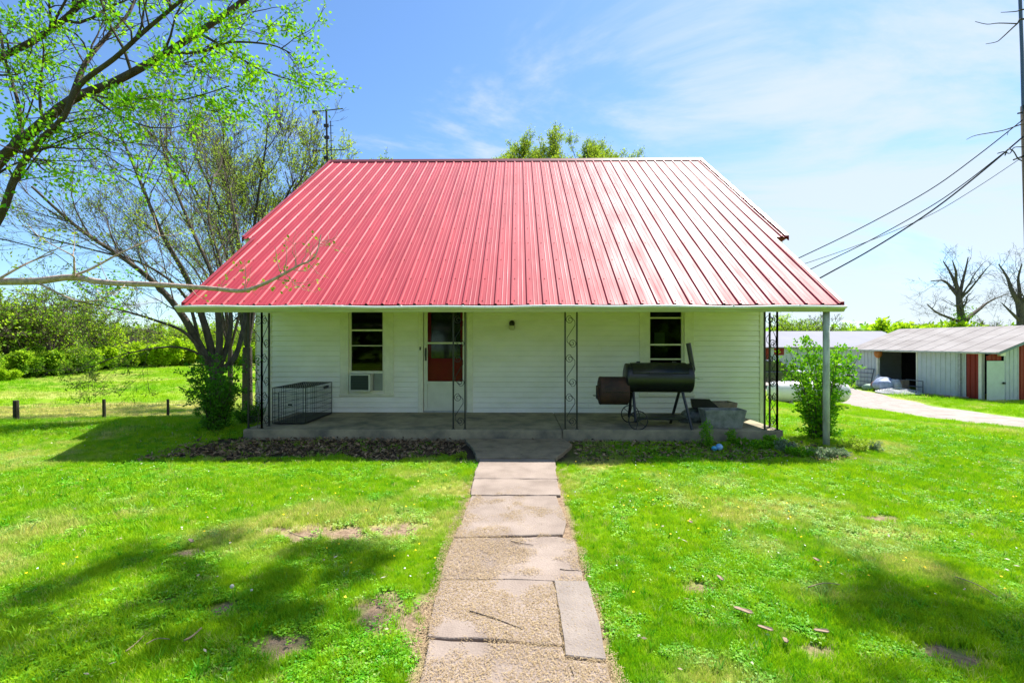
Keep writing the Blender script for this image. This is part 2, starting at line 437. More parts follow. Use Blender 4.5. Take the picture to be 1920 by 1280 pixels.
# side siding (courses on the gable ends, seen only from aside)
for sx, xx in ((-1, XL), (1, XR)):
    m = MB(); e = .113; k = 0
    while -.3 + k * e < ZR - .3:
        z = -.3 + k * e
        if z + e < ZM - .1: y0, y1 = yb, YB2 - .1
        else:
            dd = (z + e + .12 - ZM) / SL; y0, y1 = YM + dd, YB2 - dd
        if y1 - y0 > .3:
            a = xx + sx * .001; c = xx + sx * .016
            m.add([(a, y0, z), (a, y1, z), (c, y1, z), (c, y0, z), (c, y0, z + .006), (c, y1, z + .006), (a, y1, z + e), (a, y0, z + e)],
                  [(0, 1, 2, 3), (3, 2, 5, 4), (4, 5, 6, 7)])
        k += 1
    kind(m.build('gable_siding', WHITE, house), 'stuff')
# front courses
e = .113; ncourse = 22
for k in range(-3, ncourse - 1):
    z0 = ZF - .02 + k * e
    if k < 0:
        segs = [(XL, -4.75), (4.62, XR - .10)]
    else:
        segs = []
        cuts = [XL, -5.54]
        blocks = [(-5.54, -5.46)]
        if z0 + e > W1['z0'] + .02: blocks.append(W1['o'])
        blocks.append(DR['o'])
        if z0 + e > W2['z0'] + .02: blocks.append(W2['o'])
        x = XL
        for (p, q) in sorted(blocks):
            segs.append((x, p)); x = q
        segs.append((x, XR - .10))
    for (p, q) in segs:
        # long runs are butted from shorter lengths
        xs_ = [p]
        if q - p > 2.4: xs_.append(random.uniform(p + .8, q - .8))
        xs_.append(q)
        for a_, c_2 in zip(xs_, xs_[1:]):
            if c_2 - a_ > .05:
                ob = siding_board(a_ + (.0015 if a_ != p else 0), c_2 - (.0015 if c_2 != q else 0), z0).build('siding_board', WHITE, house)
                ob.location.z = random.uniform(-.0012, .0012); ob.location.y = -random.uniform(0, .0015)
# corner and vertical trims
mb = MB().box(-5.54, -5.46, YW - .032, YW, -.1, 2.6); bev(mb.build('corner_board', TRIM, house))
mb = MB().box(XR - .10, XR + .012, YW - .032, YW + .1, -.35, 2.6); bev(mb.build('corner_board', TRIM, house))
bev(MB().box(XL - .012, XL + .0, YW - .032, YW + .1, -.35, 2.6).build('corner_board', TRIM, house))

INTER = mat('room_wall', (0.10, 0.105, 0.09), 0.9, vary=.4, vscale=2)
def window(w, rails, ac=False):
    """double-hung storm window in a wide cream casing; rails = heights of the bars"""
    x0, x1 = w['i']; o0, o1 = w['o']; zi = w['zi']
    c = MB()
    yf = YW - .035
    c.box(o0, x0, yf, YW, w['z0'], ZTOP); c.box(x1, o1, yf, YW, w['z0'], ZTOP)
    c.box(o0 + .15, o1 - .15, yf + .002, YW - .001, ZTOP, ZTOP + .12)
    r = bev(c.build('window', TRIM, house), .005)
    cs = MB().box(o0 - .015, o1 + .015, yf - .018, YW, w['z0'] - .055, w['z0'] - .001); bev(cs.build('sill', TRIM, r), .005)
    MB().box(x0 + .001, x1 - .001, YW - .02, YW + .12, zi - .03, zi).build('sill', TRIM, r)
    fr = MB()
    f = .045
    fr.box(x0, x0 + f, YW + .01, YW + .05, zi, ZTOP); fr.box(x1 - f, x1, YW + .01, YW + .05, zi, ZTOP)
    fr.build('frame', TRIM, r)
    for i, (z, hh, dy) in enumerate(rails):
        rb = MB().box(x0 + f, x1 - f, YW + .012 + dy, YW + .045 + dy, z - hh / 2, z + hh / 2); rb.build('rail', TRIM, r)
    zz = [zi] + sorted(a[0] for a in rails) + [ZTOP]
    for i in range(len(zz) - 1):
        if ac and i == 0: continue
        if zz[i + 1] - zz[i] < .08: continue
        g = MB().box(x0 + f, x1 - f, YW + .052, YW + .056, zz[i] + .012, zz[i + 1] - .012); g.build('pane', GLASS, r)
    # dim room behind the panes
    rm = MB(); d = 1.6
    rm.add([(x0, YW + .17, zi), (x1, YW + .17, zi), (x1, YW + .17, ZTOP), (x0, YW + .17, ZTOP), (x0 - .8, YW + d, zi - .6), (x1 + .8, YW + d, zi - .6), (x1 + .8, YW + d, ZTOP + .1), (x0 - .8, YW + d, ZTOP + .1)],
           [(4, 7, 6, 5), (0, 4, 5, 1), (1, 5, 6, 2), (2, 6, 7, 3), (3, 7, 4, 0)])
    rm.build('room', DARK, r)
    return r
def zpx(py): return 1.75 + (640 - py) / 853.0 * YW
w1 = window(W1, [(zpx(619), .035, -.004), (zpx(648), .018, .0), (zpx(697), .03, 0.004)], ac=True)
w2 = window(W2, [(zpx(596), .03, -.004), (zpx(646), .035, .0), (zpx(673), .03, .004)])
MB().box(3.15, 3.38, YW + .5, YW + .52, 1.62, 1.95).build('picture', mat('picture_green', (0.10, 0.14, 0.08), .8), w2)

# front door behind an aluminium storm door
dx0, dx1 = DR['i']
c = MB()
c.box(DR['o'][0], dx0, YW - .035, YW, ZF, ZTOP); c.box(dx1, DR['o'][1], YW - .035, YW, ZF, ZTOP)
bev(c.build('door_casing', TRIM, house), .005)
MB().box(dx0 + .002, dx1 - .002, YW - .03, YW + .15, ZF + .001, ZF + .03).build('threshold', GALV, house)
fr = MB(); z0 = ZF + .032; zb = zpx(717)
sx0, sx1 = dx0 + .012, dx1 - .012
DOORW = mat('storm_door_white', (0.66, 0.66, 0.55), .45, vary=.1, vscale=4)
fr.box(sx0, sx0 + .085, YW - .01, YW + .02, z0, ZTOP); fr.box(sx1 - .085, sx1, YW - .01, YW + .02, z0, ZTOP)
fr.box(sx0 + .085, sx1 - .085, YW - .01, YW + .02, z0, z0 + .07); fr.box(sx0 + .085, sx1 - .085, YW - .01, YW + .02, zb - .045, zb + .025)
fr.box(sx0 + .085, sx1 - .085, YW - .008, YW + .018, zpx(643) - .02, zpx(643) + .02)
sd = bev(fr.build('storm_door', DOORW, house), .003)
MB().box(sx0 + .087, sx1 - .087, YW + .002, YW + .014, z0 + .07, zb - .045).build('kick_panel', DOORW, sd)
MB().box(sx0 + .087, sx1 - .087, YW + .004, YW + .008, zb + .025, zpx(643) - .02).build('pane', GLASSD, sd)
MB().box(sx0 + .087, sx1 - .087, YW + .004, YW + .008, zpx(643) + .02, ZTOP).build('pane', GLASSD, sd)
hd = MB().box(sx0 + .03, sx0 + .06, YW - .05, YW - .011, zpx(668), zpx(656)); hd.box(sx0 + .025, sx0 + .065, YW - .016, YW - .0105, zpx(676), zpx(652)); bev(hd.build('handle', IRON, sd), .003)
REDDOOR = mat('red_door', (0.50, 0.004, 0.012), .5, vary=.25, vscale=3)
idoor = MB(); idoor.box(dx0 + .012, dx1 - .012, YW + .10, YW + .14, z0, ZTOP)
idr = idoor.build('inner_door', REDDOOR, house)
MB().box(dx0 + .16, dx1 - .16, YW + .085, YW + .098, zpx(672), ZTOP - .05).build('pane', mat('door_glass', (0.02, 0.024, 0.022), .06, spec=.8), idr)
# doorbell
MB().box(-2.165, -2.135, YW - .047, YW - .0355, zpx(656), zpx(650)).build('doorbell', IRON, house)

# porch light: black base with a glass jar
pl = MB(); xx, zz = -.13, zpx(606)
pl.tube([(xx, YW - .02, zz), (xx, YW - .08, zz), (xx, YW - .10, zz - .02)], [.065, .06, .045], 14)
pl.tube([(xx, YW - .09, zz + .03), (xx, YW - .09, zz - .05)], [.05, .06], 14)
plo = pl.build('porch_light', IRON, house, True)
JAR = mat('ribbed_jar_glass', (0.52, 0.50, 0.36), .25, spec=.6)
MB().tube([(xx, YW - .09, zz - .051), (xx, YW - .09, zz - .09), (xx, YW - .09, zz - .13), (xx, YW - .09, zz - .15)], [.055, .066, .062, .04], 14).build('jar', JAR, plo, True)

# porch floor, two pours with a joint at the iron post
def slab(x0, x1, y0):
    m = MB().box(x0, x1, y0, YW - .018, -.35, ZF); return bev(m.build('porch_floor', CONC, house), .012, 2)
slab(-4.88, .775, 8.02); slab(.785, 4.66, 8.05)

# porch ceiling, beam, fascia, gutter
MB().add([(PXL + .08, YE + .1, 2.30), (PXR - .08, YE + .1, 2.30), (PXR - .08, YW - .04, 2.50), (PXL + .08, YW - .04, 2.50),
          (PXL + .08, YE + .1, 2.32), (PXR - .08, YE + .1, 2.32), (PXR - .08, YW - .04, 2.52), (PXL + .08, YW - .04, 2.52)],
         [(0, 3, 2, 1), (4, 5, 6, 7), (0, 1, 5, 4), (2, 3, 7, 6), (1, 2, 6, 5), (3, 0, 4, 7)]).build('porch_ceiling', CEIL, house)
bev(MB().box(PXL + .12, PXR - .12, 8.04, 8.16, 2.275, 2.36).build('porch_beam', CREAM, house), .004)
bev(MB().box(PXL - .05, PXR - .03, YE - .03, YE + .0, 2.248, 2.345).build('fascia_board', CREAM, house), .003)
bev(MB().box(PXL, PXR, YE + .02, YE + .05, 2.30, 2.372).build('eave_gap_shade', DARKWOOD, house), .003)  # near-black board added as the shaded gap under the roof edge
gp = []
for i in range(41):
    x = PXL - .06 + (PXR - PXL + .05) * i / 40
    gp.append((x, YE - .085 + .006 * math.sin(i * 1.7), 2.335 + .007 * math.sin(i * .9) + .006 * math.sin(i * .31)))
g = MB().tube(gp, .023, 8)
gut = g.build('gutter', GUTTER, house, True)
m = MB().add([(PXL - .06, YE - .085, 2.318), (PXR - .01, YE - .085, 2.318), (PXR - .01, YE - .032, 2.25), (PXL - .06, YE - .032, 2.25)], [(0, 1, 2, 3)])
m.add([(PXL - .06, YE - .085, 2.352), (PXL - .06, YE - .032, 2.25), (PXL - .06, YE + .04, 2.36), (PXL - .062, YE + .04, 2.40)], [(0, 1, 2, 3)])
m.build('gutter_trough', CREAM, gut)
for x in [-5.35, -3.35, -3.0, -2.0, -.95, .4, 1.15, 2.05, 3.6, 4.7]:
    MB().box(x, x + .03, YE - .09, YE + .02, 2.352, 2.366).build('gutter_bracket', GUTTER, gut)
# porch end trim (slanted board under each rake)
for x, s in ((PXL, 1), (PXR, -1)):
    m = MB()
    vs = [(xx_, y, ZE + SL * (y - YE) + dz) for xx_ in (x, x + s * .03) for (y, dz) in ((YE + .02, -.012), (YM, -.012), (YM, -.13), (YE + .17, -.13))]
    m.add(vs, [(0, 1, 2, 3), (7, 6, 5, 4), (0, 4, 5, 1), (1, 5, 6, 2), (2, 6, 7, 3), (3, 7, 4, 0)]); m.build('rake_board', TRIM, house)

# ---- roof of ribbed red sheets
rm_ = bpy.data.materials.new('red_roof_metal'); rm_.use_nodes = True
t = rm_.node_tree; b = t.nodes['Principled BSDF']
b.inputs['Metallic'].default_value = 0.0; b.inputs['Specular IOR Level'].default_value = 0.42
tco = t.nodes.new('ShaderNodeTexCoord')
def rnz(scale, st=(1, 1, 1)):
    mpn = t.nodes.new('ShaderNodeMapping'); mpn.inputs['Scale'].default_value = st; t.links.new(tco.outputs['Object'], mpn.inputs[0])
    n = t.nodes.new('ShaderNodeTexNoise'); n.inputs['Scale'].default_value = scale; n.inputs['Detail'].default_value = 6; t.links.new(mpn.outputs[0], n.inputs[0]); return n.outputs['Fac']
cc = gmix(grng(rnz(1.2, (2.5, .5, .5)), .3, .7), (0.34, 0.020, 0.040), (0.45, 0.040, 0.062))
cc = gmix(grng(rnz(14, (4, .4, .4)), .62, .85), cc, (0.27, 0.06, 0.06))
t.links.new(cc, b.inputs['Base Color'])
t.links.new(grng(rnz(2.0, (3, .4, .4)), -1.05, 1.45), b.inputs['Roughness'])
bp = t.nodes.new('ShaderNodeBump'); bp.inputs['Strength'].default_value = .25; bp.inputs['Distance'].default_value = .012
t.links.new(rnz(2.2, (3.5, .7, .7)), bp.inputs['Height']); t.links.new(bp.outputs[0], b.inputs['Normal'])
RED = rm_
MATS['red_roof'] = rm_
REDTRIM = mat('red_trim', (0.40, 0.05, 0.055), .35, spec=.6, vary=.2, vscale=6, coat=.3)
PITCH = .2756
def profile(x0, x1, off):
    """cross section of the sheet between x0 and x1: high ribs at off + k*PITCH, two low ones between"""
    pts = []
    k0 = int(math.floor((x0 - off) / PITCH)) - 1
    k = k0
    while off + k * PITCH < x1 + PITCH:
        c = off + k * PITCH
        pts += [(c - .030, 0), (c - .014, .024), (c + .014, .024), (c + .030, 0)]
        for q in (.36, .64):
            m_ = c + q * PITCH
            pts += [(m_ - .012, 0), (m_ - .005, .0025), (m_ + .005, .0025), (m_ + .012, 0)]
        k += 1
    pr = [(x0, None)] + [p for p in pts if x0 < p[0] < x1] + [(x1, None)]
    xs = [p[0] for p in pts]; hs = [p[1] for p in pts]
    return [(x, float(np.interp(x, xs, hs)) if h is None else h) for x, h in pr]
OFF = RXL + .14
nrm = Vector((0, -SL, 1)).normalized()
roof = MB()
# deck below the sheets
th = .05
dk = []
for x in (PXL + .03, PXR - .03):
    dk += [(x, YE + .03, ZE + .03 * SL - .03), (x, YM + .01, ZM - .03), (x, YM + .01, ZM - .09), (x, YE + .03, ZE + .03 * SL - .09)]
roof.add(dk, [(0, 1, 2, 3), (7, 6, 5, 4), (0, 4, 5, 1), (1, 5, 6, 2), (2, 6, 7, 3), (3, 7, 4, 0)])
dk = []
for x in (RXL + .04, RXR - .04):
    dk += [(x, YM + .03, ZM - .01), (x, YR, ZR - .03), (x, 2 * YR - YM, ZM - .03), (x, 2 * YR - YM, ZM - .10), (x, YR, ZR - .10), (x, YM + .03, ZM - .08)]
roof.add(dk, [(0, 1, 4, 5), (1, 2, 3, 4), (11, 10, 7, 6), (10, 9, 8, 7), (0, 6, 7, 1), (1, 7, 8, 2), (2, 8, 9, 3), (3, 9, 10, 4), (4, 10, 11, 5), (5, 11, 6, 0)])
roof_o = roof.build('roof', DARKWOOD, house)
def sheet(x0, x1, ylo, front=True, tilt=0.0):
    pr = profile(x0, x1, OFF)
    m = MB(); vs = []; n = len(pr)
    NY = 7
    for j in range(NY):
        f = j / (NY - 1)
        y = ylo + (YR + .01 - ylo) * f
        z = ZE + SL * (y - YE)
        for (x, h) in pr:
            hh = h + .0015 * math.sin(y * 2.3 + x * 1.9)
            p = Vector((x, y, z)) + nrm * (hh + tilt * .0)
            if not front: p.y = 2 * YR - p.y
            vs.append(p)
    fs = []
    for j in range(NY - 1):
        for i in range(n - 1):
            q = (j * n + i, j * n + i + 1, (j + 1) * n + i + 1, (j + 1) * n + i)
            fs.append(q if front else q[::-1])
    m.add(vs, fs)
    return m
SW = 3 * PITCH
x = OFF - .06
edges = [RXL]
while x + SW < RXR: 
    x += SW
    edges.append(x)
if RXR - edges[-1] < .3: edges.pop()
edges.append(RXR)
for i in range(len(edges) - 1):
    a, c = edges[i], edges[i + 1]
    parts = []
    cuts = [a] + [q for q in (PXL, PXR) if a < q < c] + [c]
    for j in range(len(cuts) - 1):
        p, q = cuts[j], cuts[j + 1]
        mid = (p + q) / 2
        parts.append(sheet(p, q, YE - .02 if PXL < mid < PXR else YM - .05))
    m = MB()
    for p in parts: m.add(p.v, p.f)
    o = m.build('roof_panel', RED, roof_o)
    sheet(a, c, YM - .05, False).build('roof_panel', RED, roof_o)
# screws beside the high ribs
scr = MB()
k = 0
while OFF + k * PITCH < RXR - .05:
    xs_ = OFF + k * PITCH + .045; k += 1
    lo_ = YE + .08 if PXL < xs_ < PXR else YM + .05
    yy = lo_
    while yy < YR - .2:
        z = ZE + SL * (yy - YE); p = Vector((xs_, yy, z)) + nrm * .004; s_ = .009; tz_ = nrm * .006; ty_ = Vector((0, 1, SL)).normalized() * s_
        q = [p + Vector((-s_, 0, 0)) - ty_, p + Vector((s_, 0, 0)) - ty_, p + Vector((s_, 0, 0)) + ty_, p + Vector((-s_, 0, 0)) + ty_]
        scr.add(q + [v + tz_ for v in q], [(4, 5, 6, 7), (0, 1, 5, 4), (1, 2, 6, 5), (2, 3, 7, 6), (3, 0, 4, 7)])
        yy += .61
kind(scr.build('screws', mat('screw_head', (.20, .03, .04), .5), roof_o), 'stuff')
# ridge cap and rake trims
rc = MB()
for (dy0, dz0, dy1, dz1) in ((-.16, -.16 * SL + .034, 0, .045),):
    rc.add([(RXL - .02, YR - .16, ZR - .16 * SL + .036), (RXR + .02, YR - .16, ZR - .16 * SL + .036), (RXR + .02, YR, ZR + .05), (RXL - .02, YR, ZR + .05),
            (RXL - .02, YR + .16, ZR - .16 * SL + .036), (RXR + .02, YR + .16, ZR - .16 * SL + .036)], [(0, 1, 2, 3), (3, 2, 5, 4)])
    rc.add([(RXL - .02, YR - .16, ZR - .16 * SL + .036), (RXR + .02, YR - .16, ZR - .16 * SL + .036), (RXR + .02, YR - .16, ZR - .16 * SL + .01), (RXL - .02, YR - .16, ZR - .16 * SL + .01)], [(0, 3, 2, 1)])
rc.build('ridge_cap', mat('ridge_red', (0.14, 0.02, 0.025), .5), roof_o)
def rake(x, s, y0, y1):
    m = MB()
    def P(xx_, y, dz): return (xx_, y, ZE + SL * (y - YE) + dz)
    m.add([P(x - s * .07, y0, .040), P(x - s * .07, y1, .040), P(x, y1, .046), P(x, y0, .046), P(x + s * .004, y1, -.07), P(x + s * .004, y0, -.07), P(x - s * .02, y1, -.07), P(x - s * .02, y0, -.07)],
          [(0, 1, 2, 3), (3, 2, 4, 5), (5, 4, 6, 7)])
    m.build('rake_trim', REDTRIM, roof_o)
rake(RXL - .003, -1, YM - .05, YR); rake(RXR + .003, 1, YM - .05, YR)
rake(PXL - .003, -1, YE - .02, YM - .06); rake(PXR + .003, 1, YE - .02, YM - .06)
# cornice returns at the main eaves
for x0, x1, ins in ((RXL, PXL - .005, XL + .2), (PXR + .005, RXR, XR)):
    m = MB()
    a, c = x0 + (.02 if x0 < 0 else 0), x1 - (.0 if x0 < 0 else .02)
    m.add([(a, YM - .04, ZM - .055), (c, YM - .04, ZM - .055), (c, YM + .15, ZM - .055), (a, YM + .15, ZM - .055),
           (a + .0, YM - .02, ZM - .03), (c, YM - .02, ZM - .03)], [(0, 3, 2, 1), (0, 1, 5, 4)])
    if x0 > 0:
        m.add([(x0 + .02, YM - .03, ZM - .056), (x1 - .02, YM - .03, ZM - .056), (x1 - .12, YM + .0, ZM - .13), (x0 + .08, YM + .0, ZM - .13)], [(0, 3, 2, 1)])
        m.build('cornice_return', mat('brown_red_soffit', (0.14, 0.018, 0.012), .6), house)
        MB().box(x0 + .12, x1 - .10, YM + .0, YM + .4, ZM - .19, ZM - .132).build('soffit_block', TRIM, house)
    else:
        m.build('cornice_return', TRIM, house)
        MB().box(x0 + .04, x1, YM + .01, YM + .5, ZM - .34, ZM - .06).build('soffit_block', TRIM, house)

# ---- ornamental iron posts
def spiral(cx, cz, r, turns, start, dirn, y, n=16):
    pts = []
    for i in range(n + 1):
        f = i / n; a = start + dirn * turns * 2 * math.pi * f; rr = r * (1 - .82 * f)
        pts.append((cx + math.cos(a) * rr, y, cz + math.sin(a) * rr))
    return pts
def iron_panel(root, w, z0, z1, M, n=3):
    def tr(pts): return [M @ Vector(p) for p in pts]
    for x in (0, w):
        m = MB().box(x - .013, x + .013, -.013, .013, z0, z1, M); m.build('upright', IRON, root)
        m = MB().box(x - .03, x + .03, -.03, .03, z0, z0 + .006, M); m.build('foot_plate', IRON, root)
    L = (z1 - z0) / n
    for k in range(n):
        zc = z0 + L * (k + .5)
        for s in (1, -1):
            r = w * .36
            cx = w / 2 - s * (w * .5 - r - .008) * 1.0
            cz = zc + s * L * .30
            sp = spiral(cx, cz, r, 1.55, math.pi / 2 + (0 if s > 0 else math.pi), 1, 0, 18)
            sp = [(w / 2, 0, zc)] + [(w / 2 + s * w * .34, 0, zc + s * L * .16), (w / 2 + s * w * .33, 0, zc + s * L * .26)] + sp
            MB().tube(tr(sp), .0055, 5).build('scroll', IRON, root)
def xat(px, y):  # x of a pixel column on depth y (yaw included)
    a = math.atan((px - 960) / 853.0) - R(.74); return math.tan(a) * y
YP = 8.12
pA = bpy.data.objects.new('iron_post', None); col.objects.link(pA); pA.parent = house; pA.location = (xat(850, YP), YP, 0)
iron_panel(pA, .21, ZF, 2.275, Matrix.Identity(4))
pB = bpy.data.objects.new('iron_post', None); col.objects.link(pB); pB.parent = house; pB.location = (xat(1059.5, YP), YP, 0)
iron_panel(pB, .21, ZF, 2.275, Matrix.Identity(4))
pC = bpy.data.objects.new('iron_post', None); col.objects.link(pC); pC.parent = house; pC.location = (xat(491, YP), YP, 0)
iron_panel(pC, -.24, ZF, 2.275, Matrix.Identity(4))
iron_panel(pC, .24, ZF, 2.275, Matrix.Translation((.0, 0, 0)) @ Matrix.Rotation(R(90), 4, 'Z'))
pD = bpy.data.objects.new('iron_post', None); col.objects.link(pD); pD.parent = house; pD.location = (xat(1433.5, YP), YP, 0)
iron_panel(pD, .22, ZF, 2.275, Matrix.Identity(4))
iron_panel(pD, .24, ZF, 2.275, Matrix.Translation((.22, 0, 0)) @ Matrix.Rotation(R(90), 4, 'Z'))
# pipe post at the right end of the porch roof
px_, py_ = xat(1549, 7.84), 7.84
zg = h1(px_, py_) - .08
pp = MB().tube([(px_, py_, zg), (px_, py_, 1.2), (px_, py_, 2.275)], .052, 16)
PAINT = mat('flaking_white_paint', (0.55, 0.57, 0.54), .6, vary=.35, vscale=14, dark=(0.30, 0.32, 0.30), bump=.3, bscale=50, stretch=(1, 1, .3))
po = pp.build('pipe_post', PAINT, house, True)
MB().box(px_ + .03, px_ + .16, py_ - .06, py_ + .05, zg, zg + .09).build('post_foot', DARKWOOD, po)

# ------------------------------------------------------------------ walkway slabs
PATHM = mat('walkway_concrete', (0.29, 0.235, 0.20), .92, vary=.4, vscale=2.2, dark=(0.19, 0.15, 0.125), bump=.35, bscale=70, coords='Object')
pathm2 = mat('walkway_concrete_grey', (0.27, 0.23, 0.20), .92, vary=.3, vscale=3, dark=(0.19, 0.16, 0.14), bump=.35, bscale=70)
padm = mat('pad_concrete', (0.29, 0.23, 0.155), .92, vary=.4, vscale=4, bump=.35, bscale=60)
walk = thing('walkway', 'straight cracked concrete walkway leading from the foreground to the porch', 'walkway')
walk['kind'] = 'structure'
del walk['category']
def rough_edge(poly, amp=.012, step=.12):
    out = []
    n = len(poly)
    for i in range(n):
        a = Vector(poly[i]); c = Vector(poly[(i + 1) % n]); d = c - a; L = d.length; k = max(1, int(L / step))
        nn = Vector((-d.y, d.x)).normalized()
        for j in range(k):
            w = 0 if j == 0 else random.uniform(-amp, amp)
            p = a + d * (j / k) + nn * w; out.append((p.x, p.y))
    return out
def slab_piece(poly, ztop, m, tilt=(0, 0), thick=.09):
    poly = rough_edge(poly)
    cx = sum(p[0] for p in poly) / len(poly); cy = sum(p[1] for p in poly) / len(poly)
    top = [(x, y, ztop + (x - cx) * tilt[0] + (y - cy) * tilt[1]) for x, y in poly]
    n = len(top)
    inner = [(cx + (x - cx) * .985, cy + (y - cy) * .985, z + .006) for x, y, z in top]
    bot = [(x, y, z - thick) for x, y, z in top]
    mb = MB(); vs = inner + top + bot
    fs = [tuple(range(n))]
    for i in range(n):
        j = (i + 1) % n
        fs.append((i, n + i, n + j, j)); fs.append((n + i, 2 * n + i, 2 * n + j, n + j))
    mb.add(vs, fs)
    return mb.build('slab', m, walk)
Zp = .022
slab_piece([(-.60, 6.68), (.56, 6.68), (.90, 7.55), (.80, 8.00), (-.95, 8.00), (-.72, 7.3)], Zp + .02, padm)
slab_piece([(-.56, 5.72), (.50, 5.72), (.53, 6.66), (-.56, 6.66)], Zp + .004, PATHM)
slab_piece([(-.53, 5.12), (.48, 5.12), (.49, 5.705), (-.55, 5.705)], Zp, PATHM, (0, .004))
slab_piece([(-.57, 4.02), (.40, 4.08), (.46, 4.35), (.43, 5.10), (-.52, 5.10)], Zp - .002, PATHM, (.004, -.003))
slab_piece([(-.575, 3.30), (-.05, 3.32), (.47, 3.30), (.49, 3.98), (.36, 4.05), (-.57, 4.0)], Zp - .008, PATHM)
slab_piece([(-.53, 2.66), (.26, 2.60), (.25, 3.285), (-.05, 3.30), (-.56, 3.28)], Zp - .002, PATHM, (-.001, .002))
slab_piece([(.262, 2.50), (.48, 2.47), (.50, 3.28), (.262, 3.285)], Zp + .004, pathm2)
slab_piece([(-.47, 1.55), (.47, 1.55), (.478, 2.455), (.26, 2.485), (.25, 2.585), (-.52, 2.645)], Zp - .004, PATHM, (.001, -.001))
slab_piece([(-.48, .3), (.48, .3), (.47, 1.48), (-.47, 1.53)], Zp, PATHM)
slab_piece([(-.48, -1.2), (.48, -1.2), (.48, .28), (-.48, .28)], Zp, PATHM)

# ------------------------------------------------------------------ quad scatter helper (leaves, straw, litter)
def quads(P, D, L, Wd, Nn=None):
    """P base points, D unit directions, L lengths, Wd widths -> diamond leaves"""
    P = np.asarray(P, float); D = np.asarray(D, float)
    n = len(P)
    if Nn is None:
        Nn = rng.normal(size=(n, 3))
    S = np.cross(D, Nn); S /= np.linalg.norm(S, axis=1)[:, None] + 1e-9
    L = np.broadcast_to(L, n)[:, None]; Wd = np.broadcast_to(Wd, n)[:, None]
    U = np.cross(S, D)
    a = P; b_ = P + D * L * .45 + S * Wd * .5 + U * L * .03; c = P + D * L; d = P + D * L * .45 - S * Wd * .5 + U * L * .03
    Vv = np.stack([a, b_, c, d], 1).reshape(-1, 3)
    Ff = np.arange(n * 4).reshape(n, 4)
    return Vv, Ff

# straw and clippings on the walkway
def straw_on_path(n, x0, x1, y0, y1, thr):
    x = rng.uniform(x0, x1, n); y = rng.uniform(y0, y1, n)
    f = value_noise(x + 3, y, .33, 31) * .6 + value_noise(x, y, .11, 32) * .4
    near = sstep(4.8, 3.2, y) * .10 - .25 * sstep(4.3, 5.4, y)
    mid = .10 * np.exp(-((x - .05) / .25) ** 2) * (y < 3.1)
    edge = .10 * sstep(.40, .50, np.abs(x + .02)) - .3 * sstep(.52, .62, np.abs(x + .03))
    keep = rng.random(n) < sstep(thr - .09, thr + .20, f + near + mid + edge) ** 1.3
    return x[keep], y[keep]
x, y = straw_on_path(130000, -.64, .57, 1.6, 6.6, .50)
n = len(x)
an = rng.uniform(0, 2 * np.pi, n)
D_ = np.stack([np.cos(an), np.sin(an), rng.uniform(-.15, .25, n)], 1)
P_ = np.stack([x, y, Zp + .004 + rng.uniform(0, .005, n)], 1)
Vq, Fq = quads(P_, D_, rng.uniform(.005, .026, n), rng.uniform(.0018, .0042, n), np.tile([0, 0, 1.], (n, 1)) + rng.normal(size=(n, 3)) * .25)
so = np_mesh('straw_litter', Vq, Fq, STRAW, kind='stuff'); so['label'] = 'dry straw coloured grass clippings scattered over the walkway'; so['category'] = 'grass clippings'

# leaf litter bed along the porch
n = 15000
x = rng.uniform(-5.6, 5.0, n); y = rng.uniform(6.5, 8.0, n)
dens = np.where(x < -.9, 1.0, np.where(x < .9, .04, .45)) * np.where((x < -4.9) & (y > 7.6), .4, 1)
keep = (rng.random(n) < dens) & ((y + (value_noise(x, y, .3, 40) - .5) * .6) > 6.72)
x, y = x[keep], y[keep]; n = len(x)
an = rng.uniform(0, 2 * np.pi, n)
D_ = np.stack([np.cos(an), np.sin(an), rng.uniform(-.3, .7, n)], 1); D_ /= np.linalg.norm(D_, axis=1)[:, None]
P_ = np.stack([x, y, H(x, y) + rng.uniform(.005, .05, n)], 1)
Vq, Fq = quads(P_, D_, rng.uniform(.2, 1, n) ** 2 * .10 + .012, rng.uniform(.15, 1, n) ** 2 * .05 + .006, np.tile([0, 0, 1.], (n, 1)) + rng.normal(size=(n, 3)) * .5)
lo = np_mesh('leaf_litter', Vq, Fq, LITTER, kind='stuff'); lo['label'] = 'brown dead leaves lying in the bed along the porch'; lo['category'] = 'leaf litter'

# ------------------------------------------------------------------ grass
def tuft(name, nb, hmin, hmax, wid, spread, m, lean=.5, seed=1):
    r = np.random.default_rng(seed); V_ = []; F_ = []
    for i in range(nb):
        a = r.uniform(0, 2 * np.pi); d = spread * math.sqrt(r.random()); bx, by = math.cos(a) * d, math.sin(a) * d
        hh = r.uniform(hmin, hmax); la = r.uniform(0, 2 * np.pi); ln = r.uniform(.15, 1) * lean * hh
        w = wid * r.uniform(.7, 1.2); wa = r.uniform(0, 2 * np.pi); wx, wy = math.cos(wa) * w / 2, math.sin(wa) * w / 2
        o = len(V_)
        V_ += [(bx - wx, by - wy, -.01), (bx + wx, by + wy, -.01),
               (bx + wx * .85 + math.cos(la) * ln * .3, by + wy * .85 + math.sin(la) * ln * .3, hh * .55), (bx - wx * .85 + math.cos(la) * ln * .3, by - wy * .85 + math.sin(la) * ln * .3, hh * .55),
               (bx + math.cos(la) * ln, by + math.sin(la) * ln, hh)]
        F_ += [(o, o + 1, o + 2, o + 3), (o + 3, o + 2, o + 4)]
    me = bpy.data.meshes.new(name); me.from_pydata(V_, [], F_); me.materials.append(m)
    return bpy.data.objects.new(name, me)
